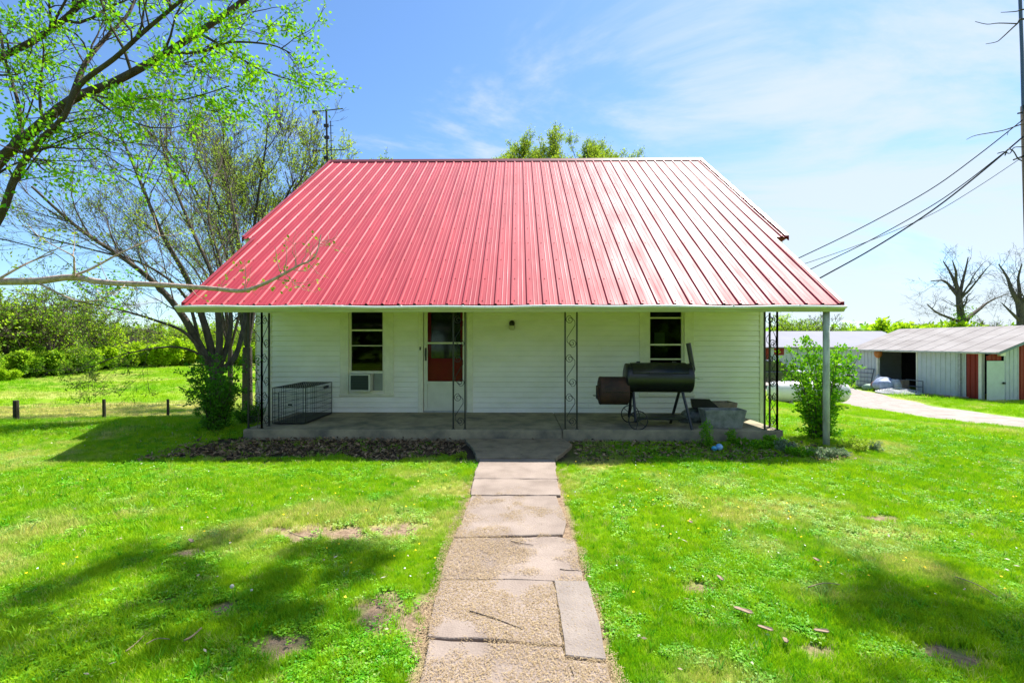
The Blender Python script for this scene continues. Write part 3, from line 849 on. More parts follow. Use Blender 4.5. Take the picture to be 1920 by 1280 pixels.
def rosette(name, nl, rr, size, m, seed=1, stalk=.03):
    r = np.random.default_rng(seed); V_ = []; F_ = []
    for i in range(nl):
        a = r.uniform(0, 2 * np.pi); d = rr * math.sqrt(r.random()); cx, cy = math.cos(a) * d, math.sin(a) * d
        z = r.uniform(.4, 1) * stalk; s = size * r.uniform(.6, 1.2); tx, ty = r.uniform(-.5, .5), r.uniform(-.5, .5)
        o = len(V_); k = 6; ph = r.uniform(0, 6)
        for j in range(k):
            q = ph + 2 * math.pi * j / k; rad = s * (1 if j % 2 else .72)
            x_, y_ = math.cos(q) * rad, math.sin(q) * rad
            V_.append((cx + x_, cy + y_, z + x_ * tx + y_ * ty))
        F_.append(tuple(range(o, o + k)))
    me = bpy.data.meshes.new(name); me.from_pydata(V_, [], F_); me.materials.append(m)
    return bpy.data.objects.new(name, me)
T = [tuft('grass_tuft', 22, .025, .06, .0042, .05, GRASSM, .8, 1),
     tuft('grass_tuft', 26, .03, .085, .0045, .06, GRASSM, .7, 2),
     rosette('clover', 14, .05, .011, CLOVERM, 3, .04),
     tuft('weed_blades', 9, .05, .11, .012, .035, CLOVERM, .9, 4),
     tuft('coarse_tuft', 18, .04, .13, .013, .14, GRASSM, .7, 5)]
def pts_region(n, y0, y1, xm, xM, halfw=1.25):
    y = np.sqrt(rng.uniform(max(y0, 0) ** 2, y1 ** 2, n)) if y0 >= 0 else rng.uniform(y0, y1, n)
    x = rng.uniform(-1, 1, n) * (y * halfw + .6)
    k = (x > xm) & (x < xM)
    return x[k], y[k]
PX, PY, PS, PI, PT, PD = [], [], [], [], [], []
def add_pts(x, y, sc, idx, tint, dry):
    PX.append(x); PY.append(y); PS.append(sc); PI.append(idx); PT.append(tint); PD.append(dry)
def lawn_keep(x, y):
    k = ~((np.abs(x + .02) < (.545 + .05 * (value_noise(x, y, .15, 51) - .5)) + .0) & (y < 6.7))
    k &= ~((x > -5.0) & (x < 4.8) & (y > 7.98) & (y < 11))
    k &= ~((x > XL) & (x < XR) & (y > 9.9) & (y < 19.5))
    k &= ~((np.abs(x) < .95) & (y > 6.6) & (y < 8.1))
    bedk = (y + (value_noise(x, y, .3, 40) - .5) * .5 > 6.72) & (x > -5.3) & (x < 5.3) & (y < 8.1)
    k &= ~(bedk & (rng.random(len(x)) < np.where(x < 0, .965, .72)))
    l, r = drive_edges(y)
    k &= ~((x > l - .05) & (x < r + .05))
    k &= rng.random(len(x)) > bare_mask(x, y) * .93
    return k
for (n, y0, y1, s0) in ((52000, 1.7, 4.0, .85), (62000, 4.0, 8.2, 1.0), (38000, 8.2, 14, 1.4)):
    x, y = pts_region(n, y0, y1, -30, 40)
    k = lawn_keep(x, y); x, y = x[k], y[k]; n = len(x)
    patch = value_noise(x, y, .5, 61) * .6 + value_noise(x, y, .16, 62) * .4
    r_ = rng.random(n)
    idx = np.where(patch > .52, 2, 0) ; idx = np.where((idx == 2) & (r_ < .35), 1, idx); idx = np.where((idx == 0) & (r_ < .35), 1, idx)
    idx = np.where(r_ > .985, 3, idx); idx = np.where((r_ > .90) & (patch > .45) & (idx == 0), 2, idx)
    tall = value_noise(x, y, .9, 63)
    sc = s0 * (0.45 + .65 * tall) * rng.uniform(.7, 1.25, n)
    tint = np.clip(value_noise(x, y, 1.3, 64) * .5 + value_noise(x, y, .12, 65) * .5 + rng.uniform(-.5, .5, n), 0, 1)
    dry = np.clip(dry_mask(x, y) * rng.uniform(.2, 1.2, n) + (rng.random(n) > .95) * .7, 0, 1)
    add_pts(x, y, sc, idx, tint, dry)
for (n, y0, y1, s0) in ((26000, 13, 24, 1.6), (26000, 23, 62, 3.2)):
    x, y = pts_region(n, y0, y1, -80, 60, 1.3)
    k = lawn_keep(x, y) & ~((x > 22.6) & (y > 22.9) & (y < 31) & (x < 30)) & ~((x > -7) & (x < 6) & (y > 9))
    x, y = x[k], y[k]; n = len(x)
    sc = s0 * rng.uniform(.6, 1.2, n) * .5
    tint = np.clip(value_noise(x, y, 5, 64) * .9 + rng.uniform(-.3, .3, n), 0, 1)
    dry = np.clip(dry_mask(x, y) * rng.uniform(.4, 1.2, n), 0, 1)
    add_pts(x, y, sc, np.full(n, 4), tint, dry)
gx2 = np.concatenate(PX); gy2 = np.concatenate(PY); N = len(gx2)
me = bpy.data.meshes.new('grass'); me.vertices.add(N)
me.vertices.foreach_set('co', np.stack([gx2, gy2, H(gx2, gy2) + .002], 1).astype(np.float32).ravel())
def addattr(name, typ, data):
    a = me.attributes.new(name, typ, 'POINT')
    a.data.foreach_set('vector' if typ == 'FLOAT_VECTOR' else 'value', data)
rot = np.stack([rng.uniform(-.15, .15, N), rng.uniform(-.15, .15, N), rng.uniform(0, 6.28, N)], 1).astype(np.float32)
addattr('rot', 'FLOAT_VECTOR', rot.ravel()); addattr('scl', 'FLOAT', np.concatenate(PS).astype(np.float32))
addattr('idx', 'INT', np.concatenate(PI).astype(np.int32)); addattr('tint', 'FLOAT', np.concatenate(PT).astype(np.float32)); addattr('dry', 'FLOAT', np.concatenate(PD).astype(np.float32))
me.materials.append(GRASSM)
grass = bpy.data.objects.new('grass', me); col.objects.link(grass); grass['kind'] = 'stuff'
grass['label'] = 'short bright green grass and clover of the lawn'; grass['category'] = 'grass'
ng = bpy.data.node_groups.new('grass_scatter', 'GeometryNodeTree')
ng.interface.new_socket('Geometry', in_out='INPUT', socket_type='NodeSocketGeometry'); ng.interface.new_socket('Geometry', in_out='OUTPUT', socket_type='NodeSocketGeometry')
gi = ng.nodes.new('NodeGroupInput'); go = ng.nodes.new('NodeGroupOutput')
iop = ng.nodes.new('GeometryNodeInstanceOnPoints'); iop.inputs['Pick Instance'].default_value = True
jn = ng.nodes.new('GeometryNodeJoinGeometry')
infos = []
for ob in T:
    oi = ng.nodes.new('GeometryNodeObjectInfo'); oi.inputs[0].default_value = ob; oi.inputs['As Instance'].default_value = True; infos.append(oi)
for oi in infos[::-1]: ng.links.new(oi.outputs['Geometry'], jn.inputs[0])
def nattr(name, typ):
    a = ng.nodes.new('GeometryNodeInputNamedAttribute'); a.data_type = typ; a.inputs[0].default_value = name; return a.outputs['Attribute']
ng.links.new(gi.outputs[0], iop.inputs['Points']); ng.links.new(jn.outputs[0], iop.inputs['Instance'])
ng.links.new(nattr('idx', 'INT'), iop.inputs['Instance Index']); ng.links.new(nattr('rot', 'FLOAT_VECTOR'), iop.inputs['Rotation']); ng.links.new(nattr('scl', 'FLOAT'), iop.inputs['Scale'])
ng.links.new(iop.outputs[0], go.inputs[0])
md = grass.modifiers.new('scatter', 'NODES'); md.node_group = ng

# ------------------------------------------------------------------ objects on the porch
def xz(px, py, y):
    x = xat(px, y); dep = -x * math.sin(R(.74)) + y * math.cos(R(.74))
    return x, 1.75 + (640 - py) / 853.0 * dep
def at(px, py, y):
    x, z = xz(px, py, y); return Vector((x, y, z))

# window air conditioner
ac = thing('air_conditioner', 'off white window air conditioner in the lower sash left of the door', 'air conditioner', (xat(683, YW), YW - .12, W1['zi']))
ax0, ax1, az1 = -.255, .20, zpx(700) - W1['zi']
bev(MB().box(ax0, ax1, -.10, .45, .002, az1).build('case', mat('ac_case', (.62, .63, .56), .5, vary=.1), ac), .012, 2)
MB().box(ax0 + .035, ax1 - .035, -.106, -.1005, .035, az1 - .03).build('grille', mat('ac_grille_dark', (.035, .05, .04), .7), ac)
for k in range(9):
    z = .05 + k * (az1 - .095) / 8
    MB().box(ax0 + .04, ax1 - .04, -.114, -.1065, z, z + .006).build('louvre', mat('ac_louvre', (.06, .085, .07), .6), ac)
for sx in (ax1 + .012, ax0 - .05):
    w_ = (W1['i'][1] - .046 - ac.location.x - sx) if sx > 0 else .035
    MB().box(sx, sx + w_, .13, .15, .002, az1).build('side_panel', mat('accordion_panel', (.30, .34, .32), .6, vary=.15), ac)
MB().box(ax0 - .09, ax1 + .25, .10, .135, az1 + .001, az1 + .03).build('top_rail', TRIM, ac)

# folding wire dog crate
cx0, cx1, cy0, cy1, ch = xat(513, 8.53), xat(574, 8.53), 8.5, 9.72, .69
crate = thing('dog_crate', 'black folding wire dog crate standing at the left end of the porch', 'dog crate', (cx0, cy0, ZF))
WIRE = mat('black_wire', (.015, .018, .018), .5)
cw, cd = cx1 - cx0, cy1 - cy0
def wire_panel(name, A, U, Vv, nu, nv, r=.0032):
    m = MB(); A, U, Vv = Vector(A), Vector(U), Vector(Vv)
    for i in range(nu + 1):
        rr = r * (2 if i in (0, nu) else 1); p = A + U * i / nu; m.tube([p, p + Vv], rr, 4)
    for j in range(nv + 1):
        rr = r * (2 if j in (0, nv) else 1.2); p = A + Vv * j / nv; m.tube([p, p + U], rr, 4)
    o = m.build(name, WIRE, crate); o['kind'] = 'stuff'; return o
wire_panel('front_panel', (0, 0, .02), (cw, 0, 0), (0, 0, ch - .02), 15, 6)
wire_panel('back_panel', (0, cd, .02), (cw, 0, 0), (0, 0, ch - .02), 15, 6)
wire_panel('side_panel', (0, 0.01, .02), (0, cd - .02, 0), (0, 0, ch - .02), 26, 6)
wire_panel('side_panel', (cw, 0.01, .02), (0, cd - .02, 0), (0, 0, ch - .02), 26, 6)
wire_panel('top_panel', (0.005, 0.005, ch), (cw - .01, 0, 0), (0, cd - .01, 0), 14, 14)
dm = MB()
for x in (.12, .46): dm.tube([(x, -.008, .07), (x, -.008, ch - .08)], .006, 5)
for z in (.07, ch - .08): dm.tube([(.12, -.008, z), (.46, -.008, z)], .004, 5)
dm.box(.30, .37, -.02, -.009, .36, .39)
dm.build('door', WIRE, crate)
MB().box(.015, cw - .015, .015, cd - .015, .012, .035).build('tray', mat('black_plastic', (.02, .02, .02), .5), crate)
MB().box(cw - .008, cw + .006, cd - .40, cd - .18, ch - .10, ch - .05).build('name_plate', IRON, crate)

# offset barrel smoker
yS = 8.42
cS = at(1233, 708, yS)
sm = thing('barrel_smoker', 'black offset barrel smoker on splayed legs and iron wheels on the porch', 'smoker', (cS.x, yS, ZF), R(-3))
zc = cS.z - ZF; Lb, rb = .60, .268
def barrel(x0, x1, r, y, z, name, m, parent, n=40):
    pts, rad = [], []
    for x, q in ((x0, .0), (x0, .80), (x0 + .012, .97), (x0 + .03, 1.0), (x0 + .05, .985), (x1 - .05, .985), (x1 - .03, 1.0), (x1 - .012, .97), (x1, .80), (x1, 0)):
        pts.append((x, y, z)); rad.append(max(r * q, .001))
    b_ = MB(); o = 0
    for p, q in zip(pts, rad):
        for k in range(n):
            a = 2 * math.pi * k / n; b_.v.append((p[0], p[1] + math.cos(a) * q, p[2] + math.sin(a) * q))
    for i in range(len(pts) - 1):
        for k in range(n):
            b_.f.append((i * n + k, (i + 1) * n + k, (i + 1) * n + (k + 1) % n, i * n + (k + 1) % n))
    ob = b_.build(name, m, parent)
    ob.data.polygons.foreach_set('use_smooth', [True] * len(ob.data.polygons)); return ob
body = barrel(-Lb, Lb, rb, 0, zc, 'barrel', BLACKM, sm)
lm = MB()
for a0, a1, x0, x1 in ((20, 118, -Lb + .11, Lb - .11),):
    N_ = 14; vs = []
    for x in (x0, x1):
        for rr in (rb * .99, rb + .010):
            for k in range(N_ + 1):
                a = R(a0 + (a1 - a0) * k / N_); vs.append((x, -math.cos(a) * rr, zc + math.sin(a) * rr))
    n_ = N_ + 1; fs = []
    for k in range(N_):
        fs += [(n_ + k, n_ + k + 1, 3 * n_ + k + 1, 3 * n_ + k), (k, n_ + k, n_ + k + 1, k + 1), (2 * n_ + k, 2 * n_ + k + 1, 3 * n_ + k + 1, 3 * n_ + k)]
    fs += [(0, n_, 3 * n_, 2 * n_), (N_, n_ + N_, 3 * n_ + N_, 2 * n_ + N_)]
    lm.add(vs, fs)
lm.build('lid', BLACKM, sm, True)
for x in (-.33, .33): MB().box(x - .03, x + .03, .08, .14, zc + rb - .01, zc + rb + .03).build('hinge', BLACKM, sm)
MB().tube([(-.20, -rb - .05, zc + .10), (.20, -rb - .05, zc + .10)], .009, 8).tube([(-.19, -rb + .02, zc + .10), (-.19, -rb - .05, zc + .10)], .006, 6).tube([(.19, -rb + .02, zc + .10), (.19, -rb - .05, zc + .10)], .006, 6).build('handle', BLACKM, sm)
c0 = at(1299, 694, yS) - Vector(sm.location); c1 = at(1290, 643, yS) - Vector(sm.location)
MB().tube([(c0.x, .02, c0.z), (c1.x, .02, c1.z)], .043, 18).build('chimney', BLACKM, sm)
MB().box(Lb - .03, c0.x + .02, -.02, .06, c0.z - .03, c0.z + .06).build('chimney_elbow', BLACKM, sm)
MB().tube([(Lb - .01, -.05, zc + .02), (Lb + .13, -.07, zc - .005)], .008, 6).tube([(Lb + .10, -.06, zc - .01), (Lb + .19, -.08, zc - .01)], .004, 5).build('thermometer_rod', GALV, sm)
fb = barrel(-Lb - .48, -Lb + .06, .262, 0, zc - .24, 'firebox', RUST, sm)
MB().box(-Lb - .51, -Lb - .482, -.15, .15, zc - .40, zc - .16).build('firebox_door', RUST, fb)
MB().tube([(-Lb - .51, -.05, zc - .33), (-Lb - .57, -.05, zc - .33), (-Lb - .57, .03, zc - .33)], .012, 6).build('door_handle', BLACKM, fb)
MB().tube([(-Lb - .40, -.262, zc - .245), (-Lb + .04, -.262, zc - .245)], .006, 6).build('seam', BLACKM, fb)
for x in (-.46, .42):
    for s in (-1, 1):
        l = MB().tube([(x, s * .07, zc - rb + .05), (x + (.10 if x > 0 else .0) * (1 if s < 0 else -1), s * .32, .0 if x > 0 else .12)], .026, 10)
        l.build('leg', BLACKM, sm)
for s in (-1, 1):
    wx, wz, wr = -.43, .165, .165
    wm = MB()
    ring = [(wx + math.cos(a) * wr, s * .37, wz + math.sin(a) * wr) for a in [2 * math.pi * k / 28 for k in range(29)]]
    wm.tube(ring, .010, 6, caps=False)
    wh = wm.build('wheel', IRON, sm, True)
    for k in range(6):
        a = k * math.pi / 3 + .3
        MB().tube([(wx, s * .37, wz), (wx + math.cos(a) * wr, s * .37, wz + math.sin(a) * wr)], .006, 5).build('spoke', IRON, wh)
    MB().tube([(wx, s * .345, wz), (wx, s * .395, wz)], .022, 10).build('hub', IRON, wh)
MB().tube([(-.43, -.37, .165), (-.43, .37, .165)], .010, 8).build('axle', IRON, sm)
bev(MB().box(-.42, .46, -.19, .20, .165, .20).build('lower_shelf', BLACKM, sm), .004)
shl = MB()
for s in (-.20, .20): shl.tube([(-.45, s, .16), (.50, s, .16)], .012, 6)
shl.build('shelf_rail', BLACKM, sm)

# concrete planter troughs
def trough(name, label, x0, x1, y, w, hh, flare, m, rz=0):
    t_ = thing(name, label, 'planter', ((x0 + x1) / 2, y, ZF), rz)
    a = (x1 - x0) / 2; b_ = w / 2; th = .035
    def ring(sx, sy, z): return [(-sx, -sy, z), (sx, -sy, z), (sx, sy, z), (-sx, sy, z)]
    vs = ring(a - flare, b_ - flare * .6, 0) + ring(a, b_, hh) + ring(a - th, b_ - th, hh) + ring(a - th - flare * .3, b_ - th - flare * .3, hh - .09)
    fs = [(3, 2, 1, 0)]
    for q in range(3):
        for i in range(4):
            j = (i + 1) % 4; fs.append((q * 4 + i, q * 4 + j, q * 4 + 4 + j, q * 4 + 4 + i))
    o = MB().add(vs, fs).build('trough', m, t_); bev(o, .012, 2)
    MB().add(ring(a - th - flare * .3 - .001, b_ - th - flare * .3 - .001, hh - .085), [(0, 1, 2, 3)]).build('soil', LITTER if False else DARKWOOD, t_)
    return t_
trough('planter_trough', 'long grey green weathered concrete planter trough at the front of the porch by the smoker', xat(1320, 8.2), xat(1399, 8.2), 8.33, .34, .335, .07, TROUGH)
BROWNP = mat('tan_planter', (.30, .25, .17), .9, vary=.4, vscale=8, bump=.4)
t2 = trough('planter_trough', 'tan flared planter box behind the grey trough by the house wall', xat(1302, 9.05), xat(1378, 9.05), 9.1, .36, .36, .06, BROWNP, R(4))
# black tray tipped over the tan planter, and the open bag by it
tp = MB()
P0 = at(1300, 762, 8.75)
tp.add([(P0.x - .02, 8.7, P0.z - .04), (P0.x + .52, 8.62, P0.z - .10), (P0.x + .42, 9.02, P0.z + .09), (P0.x + .04, 9.02, P0.z + .10),
        (P0.x - .02, 8.7, P0.z - .02), (P0.x + .52, 8.62, P0.z - .075), (P0.x + .42, 9.02, P0.z + .115), (P0.x + .04, 9.02, P0.z + .125)],
       [(3, 2, 1, 0), (4, 5, 6, 7), (0, 1, 5, 4), (1, 2, 6, 5), (2, 3, 7, 6), (3, 0, 4, 7)])
tag(bev(tp.build('plastic_tray', mat('black_plastic2', (.010, .011, .012), .65, spec=.2), None), .01, 2), 'crumpled black tray lying tipped on top of the tan planter', 'tray')
bg_ = MB(); bx = xat(1283, 8.9)
vs = []
for i, (zz, s_) in enumerate(((0, 1.0), (.10, 1.02), (.2, .85), (.27, .45))):
    for k in range(10):
        a = 2 * math.pi * k / 10; rr = s_ * (1 + .14 * math.sin(k * 2.3 + i))
        vs.append((bx + .10 + math.cos(a) * .23 * rr + zz * .35, 8.9 + math.sin(a) * .16 * rr, ZF + zz))
fs = [tuple(range(9, -1, -1)), tuple(range(30, 40))]
for i in range(3):
    for k in range(10): fs.append((i * 10 + k, i * 10 + (k + 1) % 10, i * 10 + 10 + (k + 1) % 10, i * 10 + 10 + k))
bg_.add(vs, fs)
bo = bg_.build('soil_bag', mat('grey_plastic_bag', (.20, .22, .20), .4, vary=.6, vscale=9, dark=(.03, .035, .035)), None, True)
tag(bo, 'crumpled grey and black plastic bag slumped between the smoker and planters', 'bag')

# blue and white ball in the weeds
bp_ = at(1345, 834, 7.35)
bz = h1(bp_.x, 7.35) + .055
mball = MB()
def uvs(c, r, nu=18, nv=10, sz=1.0):
    vs, fs = [], []
    for j in range(nv + 1):
        ph = math.pi * j / nv
        for i in range(nu):
            a = 2 * math.pi * i / nu; vs.append((c[0] + r * math.sin(ph) * math.cos(a), c[1] + r * math.sin(ph) * math.sin(a), c[2] + r * math.cos(ph) * sz))
    for j in range(nv):
        for i in range(nu): fs.append((j * nu + i, (j + 1) * nu + i, (j + 1) * nu + (i + 1) % nu, j * nu + (i + 1) % nu))
    return vs, fs
mball.add(*uvs((0, 0, 0), .055))
BALL = mat('blue_ball', (.32, .55, .85), .35, vary=.6, vscale=6, dark=(.06, .30, .62))
bl = mball.build('ball', BALL, None, True, (bp_.x + .03, 7.35, bz + .01)); tag(bl, 'small pale blue and white ball lying in the weeds below the porch edge', 'ball')
bl2 = MB().add(*uvs((0, 0, 0), .042)).build('ball', mat('cyan_ball', (.08, .40, .62), .4), None, True, (bp_.x - .06, 7.33, bz - .01)); tag(bl2, 'smaller turquoise ball touching the pale blue ball below the porch', 'ball')

# ------------------------------------------------------------------ trees
class Tree:
    def __init__(s): s.big = MB(); s.small = MB(); s.P = []; s.D = []
    def limb(s, pts, r0, r1, n=8, big=True):
        k = len(pts); rs = [r0 + (r1 - r0) * (i / (k - 1)) ** .8 for i in range(k)]
        (s.big if big else s.small).tube(pts, rs, n, caps=False)
    def leaf(s, p, d, n, spread):
        for _ in range(n):
            q = Vector((random.gauss(0, 1), random.gauss(0, 1), random.gauss(0, 1))).normalized()
            s.P.append(tuple(Vector(p) + q * spread * random.random())); s.D.append(tuple((q + Vector(d) * .6).normalized()))
    def grow(s, p, d, L, r, lvl, P, n=None, reject=None):
        """random branch with children"""
        seg = P.get('seg', 5) if lvl < P['levels'] else 3
        pts = [Vector(p)]; dd = Vector(d).normalized()
        for i in range(seg):
            dd = (dd + Vector((random.gauss(0, 1), random.gauss(0, 1), random.gauss(0, 1))) * P['wander'] + Vector((0, 0, P['up']))).normalized()
            q = pts[-1] + dd * L / seg
            if reject and reject(q): break
            pts.append(q)
        if len(pts) < 2: return
        s.limb(pts, r, max(r * .35, P['rmin']), 6 if lvl <= 1 else (4 if lvl == 2 else 3), lvl <= 1)
        if lvl >= P['levels']:
            if P['leaf']:
                for q in pts[1:]:
                    if random.random() < P['leafp']: s.leaf(q, dd, P['leaf'], P['lspread'])
            return
        nc = P['nc'][min(lvl, len(P['nc']) - 1)]
        for c in range(nc):
            f = random.uniform(.25, 1.0) if lvl > 0 else random.uniform(P.get('first', .3), 1.0)
            i = min(int(f * (len(pts) - 1)), len(pts) - 2); g = f * (len(pts) - 1) - i
            q = pts[i].lerp(pts[i + 1], min(g, 1))
            ax = (pts[i + 1] - pts[i]).normalized(); o = ax.orthogonal().normalized(); o.rotate(Matrix.Rotation(random.uniform(0, 6.283), 3, ax))
            an = R(random.uniform(*P['ang'])); nd = ax * math.cos(an) + o * math.sin(an)
            s.grow(q, nd, L * random.uniform(*P['ratio']) * (1 - .35 * f), max(r * (1 - .6 * f) * .6, P['rmin']), lvl + 1, P, reject=reject)
        # leader twig
        s.grow(pts[-1], dd, L * .45, max(r * .35, P['rmin']), lvl + 1, P, reject=reject)
    def children_on(s, pts, r, cnt, P, L, lvl=2, reject=None, f0=.1, side=None):
        for _ in range(cnt):
            f = random.uniform(f0, 1) * (len(pts) - 1); i = min(int(f), len(pts) - 2)
            a, b_ = Vector(pts[i]), Vector(pts[i + 1]); q = a.lerp(b_, f - i)
            ax = (b_ - a).normalized(); o = ax.orthogonal().normalized(); o.rotate(Matrix.Rotation(random.uniform(0, 6.283), 3, ax))
            an = R(random.uniform(*P['ang'])); nd = ax * math.cos(an) + o * math.sin(an)
            if side is not None: nd = (nd + Vector(side)).normalized()
            s.grow(q, nd, L * random.uniform(.6, 1.2), r * random.uniform(.7, 1.1), lvl, P, reject=reject)
    def finish(s, name, label, cat, loc, bark, leafm, lsize, lw=.55, group=None, trunkname='trunk'):
        loc = Vector(loc); t_ = thing(name, label, cat, loc, 0, group)
        for m in (s.big, s.small): m.v = [(v[0] - loc.x, v[1] - loc.y, v[2] - loc.z) for v in m.v]
        if s.big.f: s.big.build(trunkname, bark, t_, True)
        if s.small.f: kind(s.small.build('branches', bark, t_), 'stuff')
        if s.P:
            n = len(s.P); P_ = np.array(s.P) - np.array(loc)
            Vq, Fq = quads(P_, np.array(s.D), rng.uniform(.6, 1.15, n) * lsize, rng.uniform(.8, 1.1, n) * lsize * lw)
            np_mesh('crown', Vq, Fq, leafm, t_, 'stuff')
        return t_
def smooth(pts, k=4):
    """Catmull-Rom through the points"""
    pts = [Vector(p) for p in pts]; out = []
    for i in range(len(pts) - 1):
        p0 = pts[max(i - 1, 0)]; p1 = pts[i]; p2 = pts[i + 1]; p3 = pts[min(i + 2, len(pts) - 1)]
        for j in range(k):
            t_ = j / k
            out.append(.5 * ((2 * p1) + (p2 - p0) * t_ + (2 * p0 - 5 * p1 + 4 * p2 - p3) * t_ * t_ + (3 * p1 - p0 - 3 * p2 + p3) * t_ ** 3))
    out.append(pts[-1]); return out
def path(ps): return smooth([at(a, b_, c) for a, b_, c in ps])

# --- big elm standing off to the left, limbs reaching over the lawn
random.seed(21)
E = Tree()
EP = dict(levels=4, wander=.16, up=.03, rmin=.0028, leaf=4, leafp=.75, lspread=.10, nc=(4, 4, 3, 3), ang=(28, 62), ratio=(.45, .75))
tb = Vector((-9.2, 6.6, h1(-9.2, 6.6) - .1)); fk = Vector((-8.6, 6.5, 2.5))
E.limb(smooth([tb, tb + Vector((.1, 0, .9)), fk]), .36, .27, 12)
def limb(ps, r0, r1, cnt, L, pre=None, EPx=None):
    r0 *= .64; r1 *= .75; p_ = path(ps)
    if pre: p_ = smooth([Vector(q) for q in pre] + [p_[0]])[:-1] + p_
    E.limb(p_, r0, r1, 8); E.children_on(p_, r1 * .8, cnt, EPx or EP, L, 2, f0=.15)
    return p_
L1 = limb([(-60, 372, 6.4), (0, 302, 6.3), (44, 262, 6.2), (134, 188, 6.1), (215, 154, 6.1), (312, 100, 6.2), (430, 22, 6.4), (520, -50, 6.7), (600, -110, 7.2)], .13, .035, 22, 1.15, [fk])
limb([(312, 100, 6.2), (375, 98, 6.1), (430, 80, 6.1), (505, 84, 6.0), (545, 100, 6.0)], .034, .010, 12, .6)
limb([(134, 188, 6.1), (160, 120, 6.4), (200, 70, 6.8), (245, 20, 7.2), (270, -60, 7.8)], .06, .022, 12, 1.0)
L2 = limb([(-70, 520, 6.1), (0, 408, 5.8), (30, 330, 5.7), (72, 268, 5.6), (118, 222, 5.6), (150, 160, 5.6), (215, 110, 5.5), (270, 60, 5.4), (330, 10, 5.3), (400, -50, 5.2)], .085, .022, 18, .95, [fk])
L3 = limb([(-150, 180, 7.3), (0, 109, 7.0), (90, 60, 6.9), (160, 0, 6.9), (230, -80, 7.0)], .10, .04, 14, 1.0, [fk, (-8.7, 7.0, 4.6)])
limb([(40, 270, 6.2), (36, 200, 6.4), (10, 110, 6.6), (-6, 20, 6.9)], .045, .018, 8, .8)
limb([(150, 172, 5.9), (225, 188, 5.7), (300, 182, 5.6), (345, 187, 5.5), (430, 162, 5.4)], .022, .007, 9, .5)
limb([(72, 285, 5.7), (120, 262, 5.8), (168, 249, 5.8), (208, 262, 5.9), (302, 275, 5.9), (350, 279, 6.0)], .016, .005, 5, .4, EPx=dict(EP, leafp=.2))
# limbs high overhead, above the picture, that shade the lawn
def clump(c, rad, n):
    subs = [Vector((random.gauss(0, 1), random.gauss(0, 1), random.gauss(0, .6))) * rad * .55 for _ in range(10)]
    for k_ in range(n):
        q = subs[k_ % 10] + Vector((random.gauss(0, 1), random.gauss(0, 1), random.gauss(0, .5))) * rad * .16
        E.leaf(Vector(c) + q, (0, 0, -1), 28, .15)
up_ = smooth([fk, (-8.4, 6.5, 5), (-7.4, 6.0, 6.6), (-5.2, 5.4, 7.6), (-2.6, 5.3, 8.0), (-.6, 5.4, 8.2)]); E.limb(up_, .2, .03, 8)
def over(px, py, zc_):
    dep = 1.75 * 853 / (py - 640); x = xat(px, dep); return (x + .45 * zc_, dep + .5 * zc_, zc_)
for (a, b_, z, rr, n) in ((520, 1120, 9.0, .42, 70), (600, 1060, 9.2, .34, 45), (450, 1165, 8.9, .38, 48), (230, 1060, 8.8, .30, 32), (330, 1090, 8.9, .36, 36), (410, 1012, 9.1, .20, 16), (120, 1110, 8.6, .34, 26), (640, 1040, 9.2, .24, 18), (260, 1150, 8.8, .4, 26), (20, 1240, 8.4, .4, 36), (555, 1180, 9.0, .35, 26)):
    c_ = over(a, b_, z - 1.0); clump(c_, rr, n)
    E.limb(smooth([up_[min(range(len(up_)), key=lambda i: (Vector(up_[i]) - Vector(c_)).length)], c_]), .02, .008, 5, False)
E.finish('elm_tree', 'big leafy green elm whose dark limbs reach in at upper left', 'tree', tb, BARK_D, LEAF_A, .060, .62)

# --- bare low limb with buds, from a small tree beyond the left edge
random.seed(5)
B = Tree()
bb = Vector((-6.6, 4.6, h1(-6.6, 4.6) - .1))
def lp(ps): return smooth([at(a, b_, c) for a, b_, c in ps], 4)
BM = MB(); tip = []
main = smooth([bb, bb + Vector((.1, -.1, 1.2)), (-5.9, 4.4, 2.05), at(-60, 530, 4.2), at(0, 528, 4.1), at(70, 527, 4.0), at(135, 520, 4.0), at(200, 530, 3.95), at(300, 534, 3.9), at(400, 541, 3.9), at(455, 545, 3.9), at(500, 530, 3.9), at(535, 512, 3.9), at(560, 498, 3.9), at(590, 482, 3.9), at(602, 440, 3.95)])
B.limb(main, .05, .004, 8)
def bt(ps, r0, r1=.002, dp=3.95): 
    pp = smooth([at(a, b_, dp + (c if len(q) > 2 else 0)) for q in ps for a, b_, c in [(q[0], q[1], q[2] if len(q) > 2 else 0)]], 3); B.limb(pp, r0, r1, 5)
    for q in pp[len(pp) // 2:]:
        if random.random() < .25: B.leaf(q, (0, 0, 1), 3, .03)
B.children_on(main[24:], .004, 16, dict(levels=3, wander=.2, up=.04, rmin=.0014, leaf=3, leafp=.12, lspread=.03, nc=(2, 2, 2), ang=(35, 70), ratio=(.4, .7)), .22, 2)
bt([(132, 518), (170, 505, .05), (225, 475, .1), (270, 455, .2), (300, 442, .3)], .013, .004)
bt([(300, 442, .3), (330, 440, .4), (355, 432, .5)], .004); bt([(300, 442, .3), (292, 415, .4), (288, 400, .4)], .004)
bt([(140, 518), (139, 490, -.05), (137, 480, -.1), (110, 465, -.2), (75, 445, -.2), (52, 420, -.2)], .010)
bt([(137, 480, -.1), (140, 455), (139, 430)], .003)
bt([(-30, 540), (30, 505, .1), (60, 490, .2), (100, 475, .3)], .014, .005); bt([(60, 490, .2), (110, 465, .3), (160, 452, .4), (200, 440, .4)], .005)
bt([(75, 532), (110, 550), (145, 564), (185, 563), (212, 548), (230, 540)], .011, .004); bt([(195, 560), (182, 545), (178, 530)], .004)
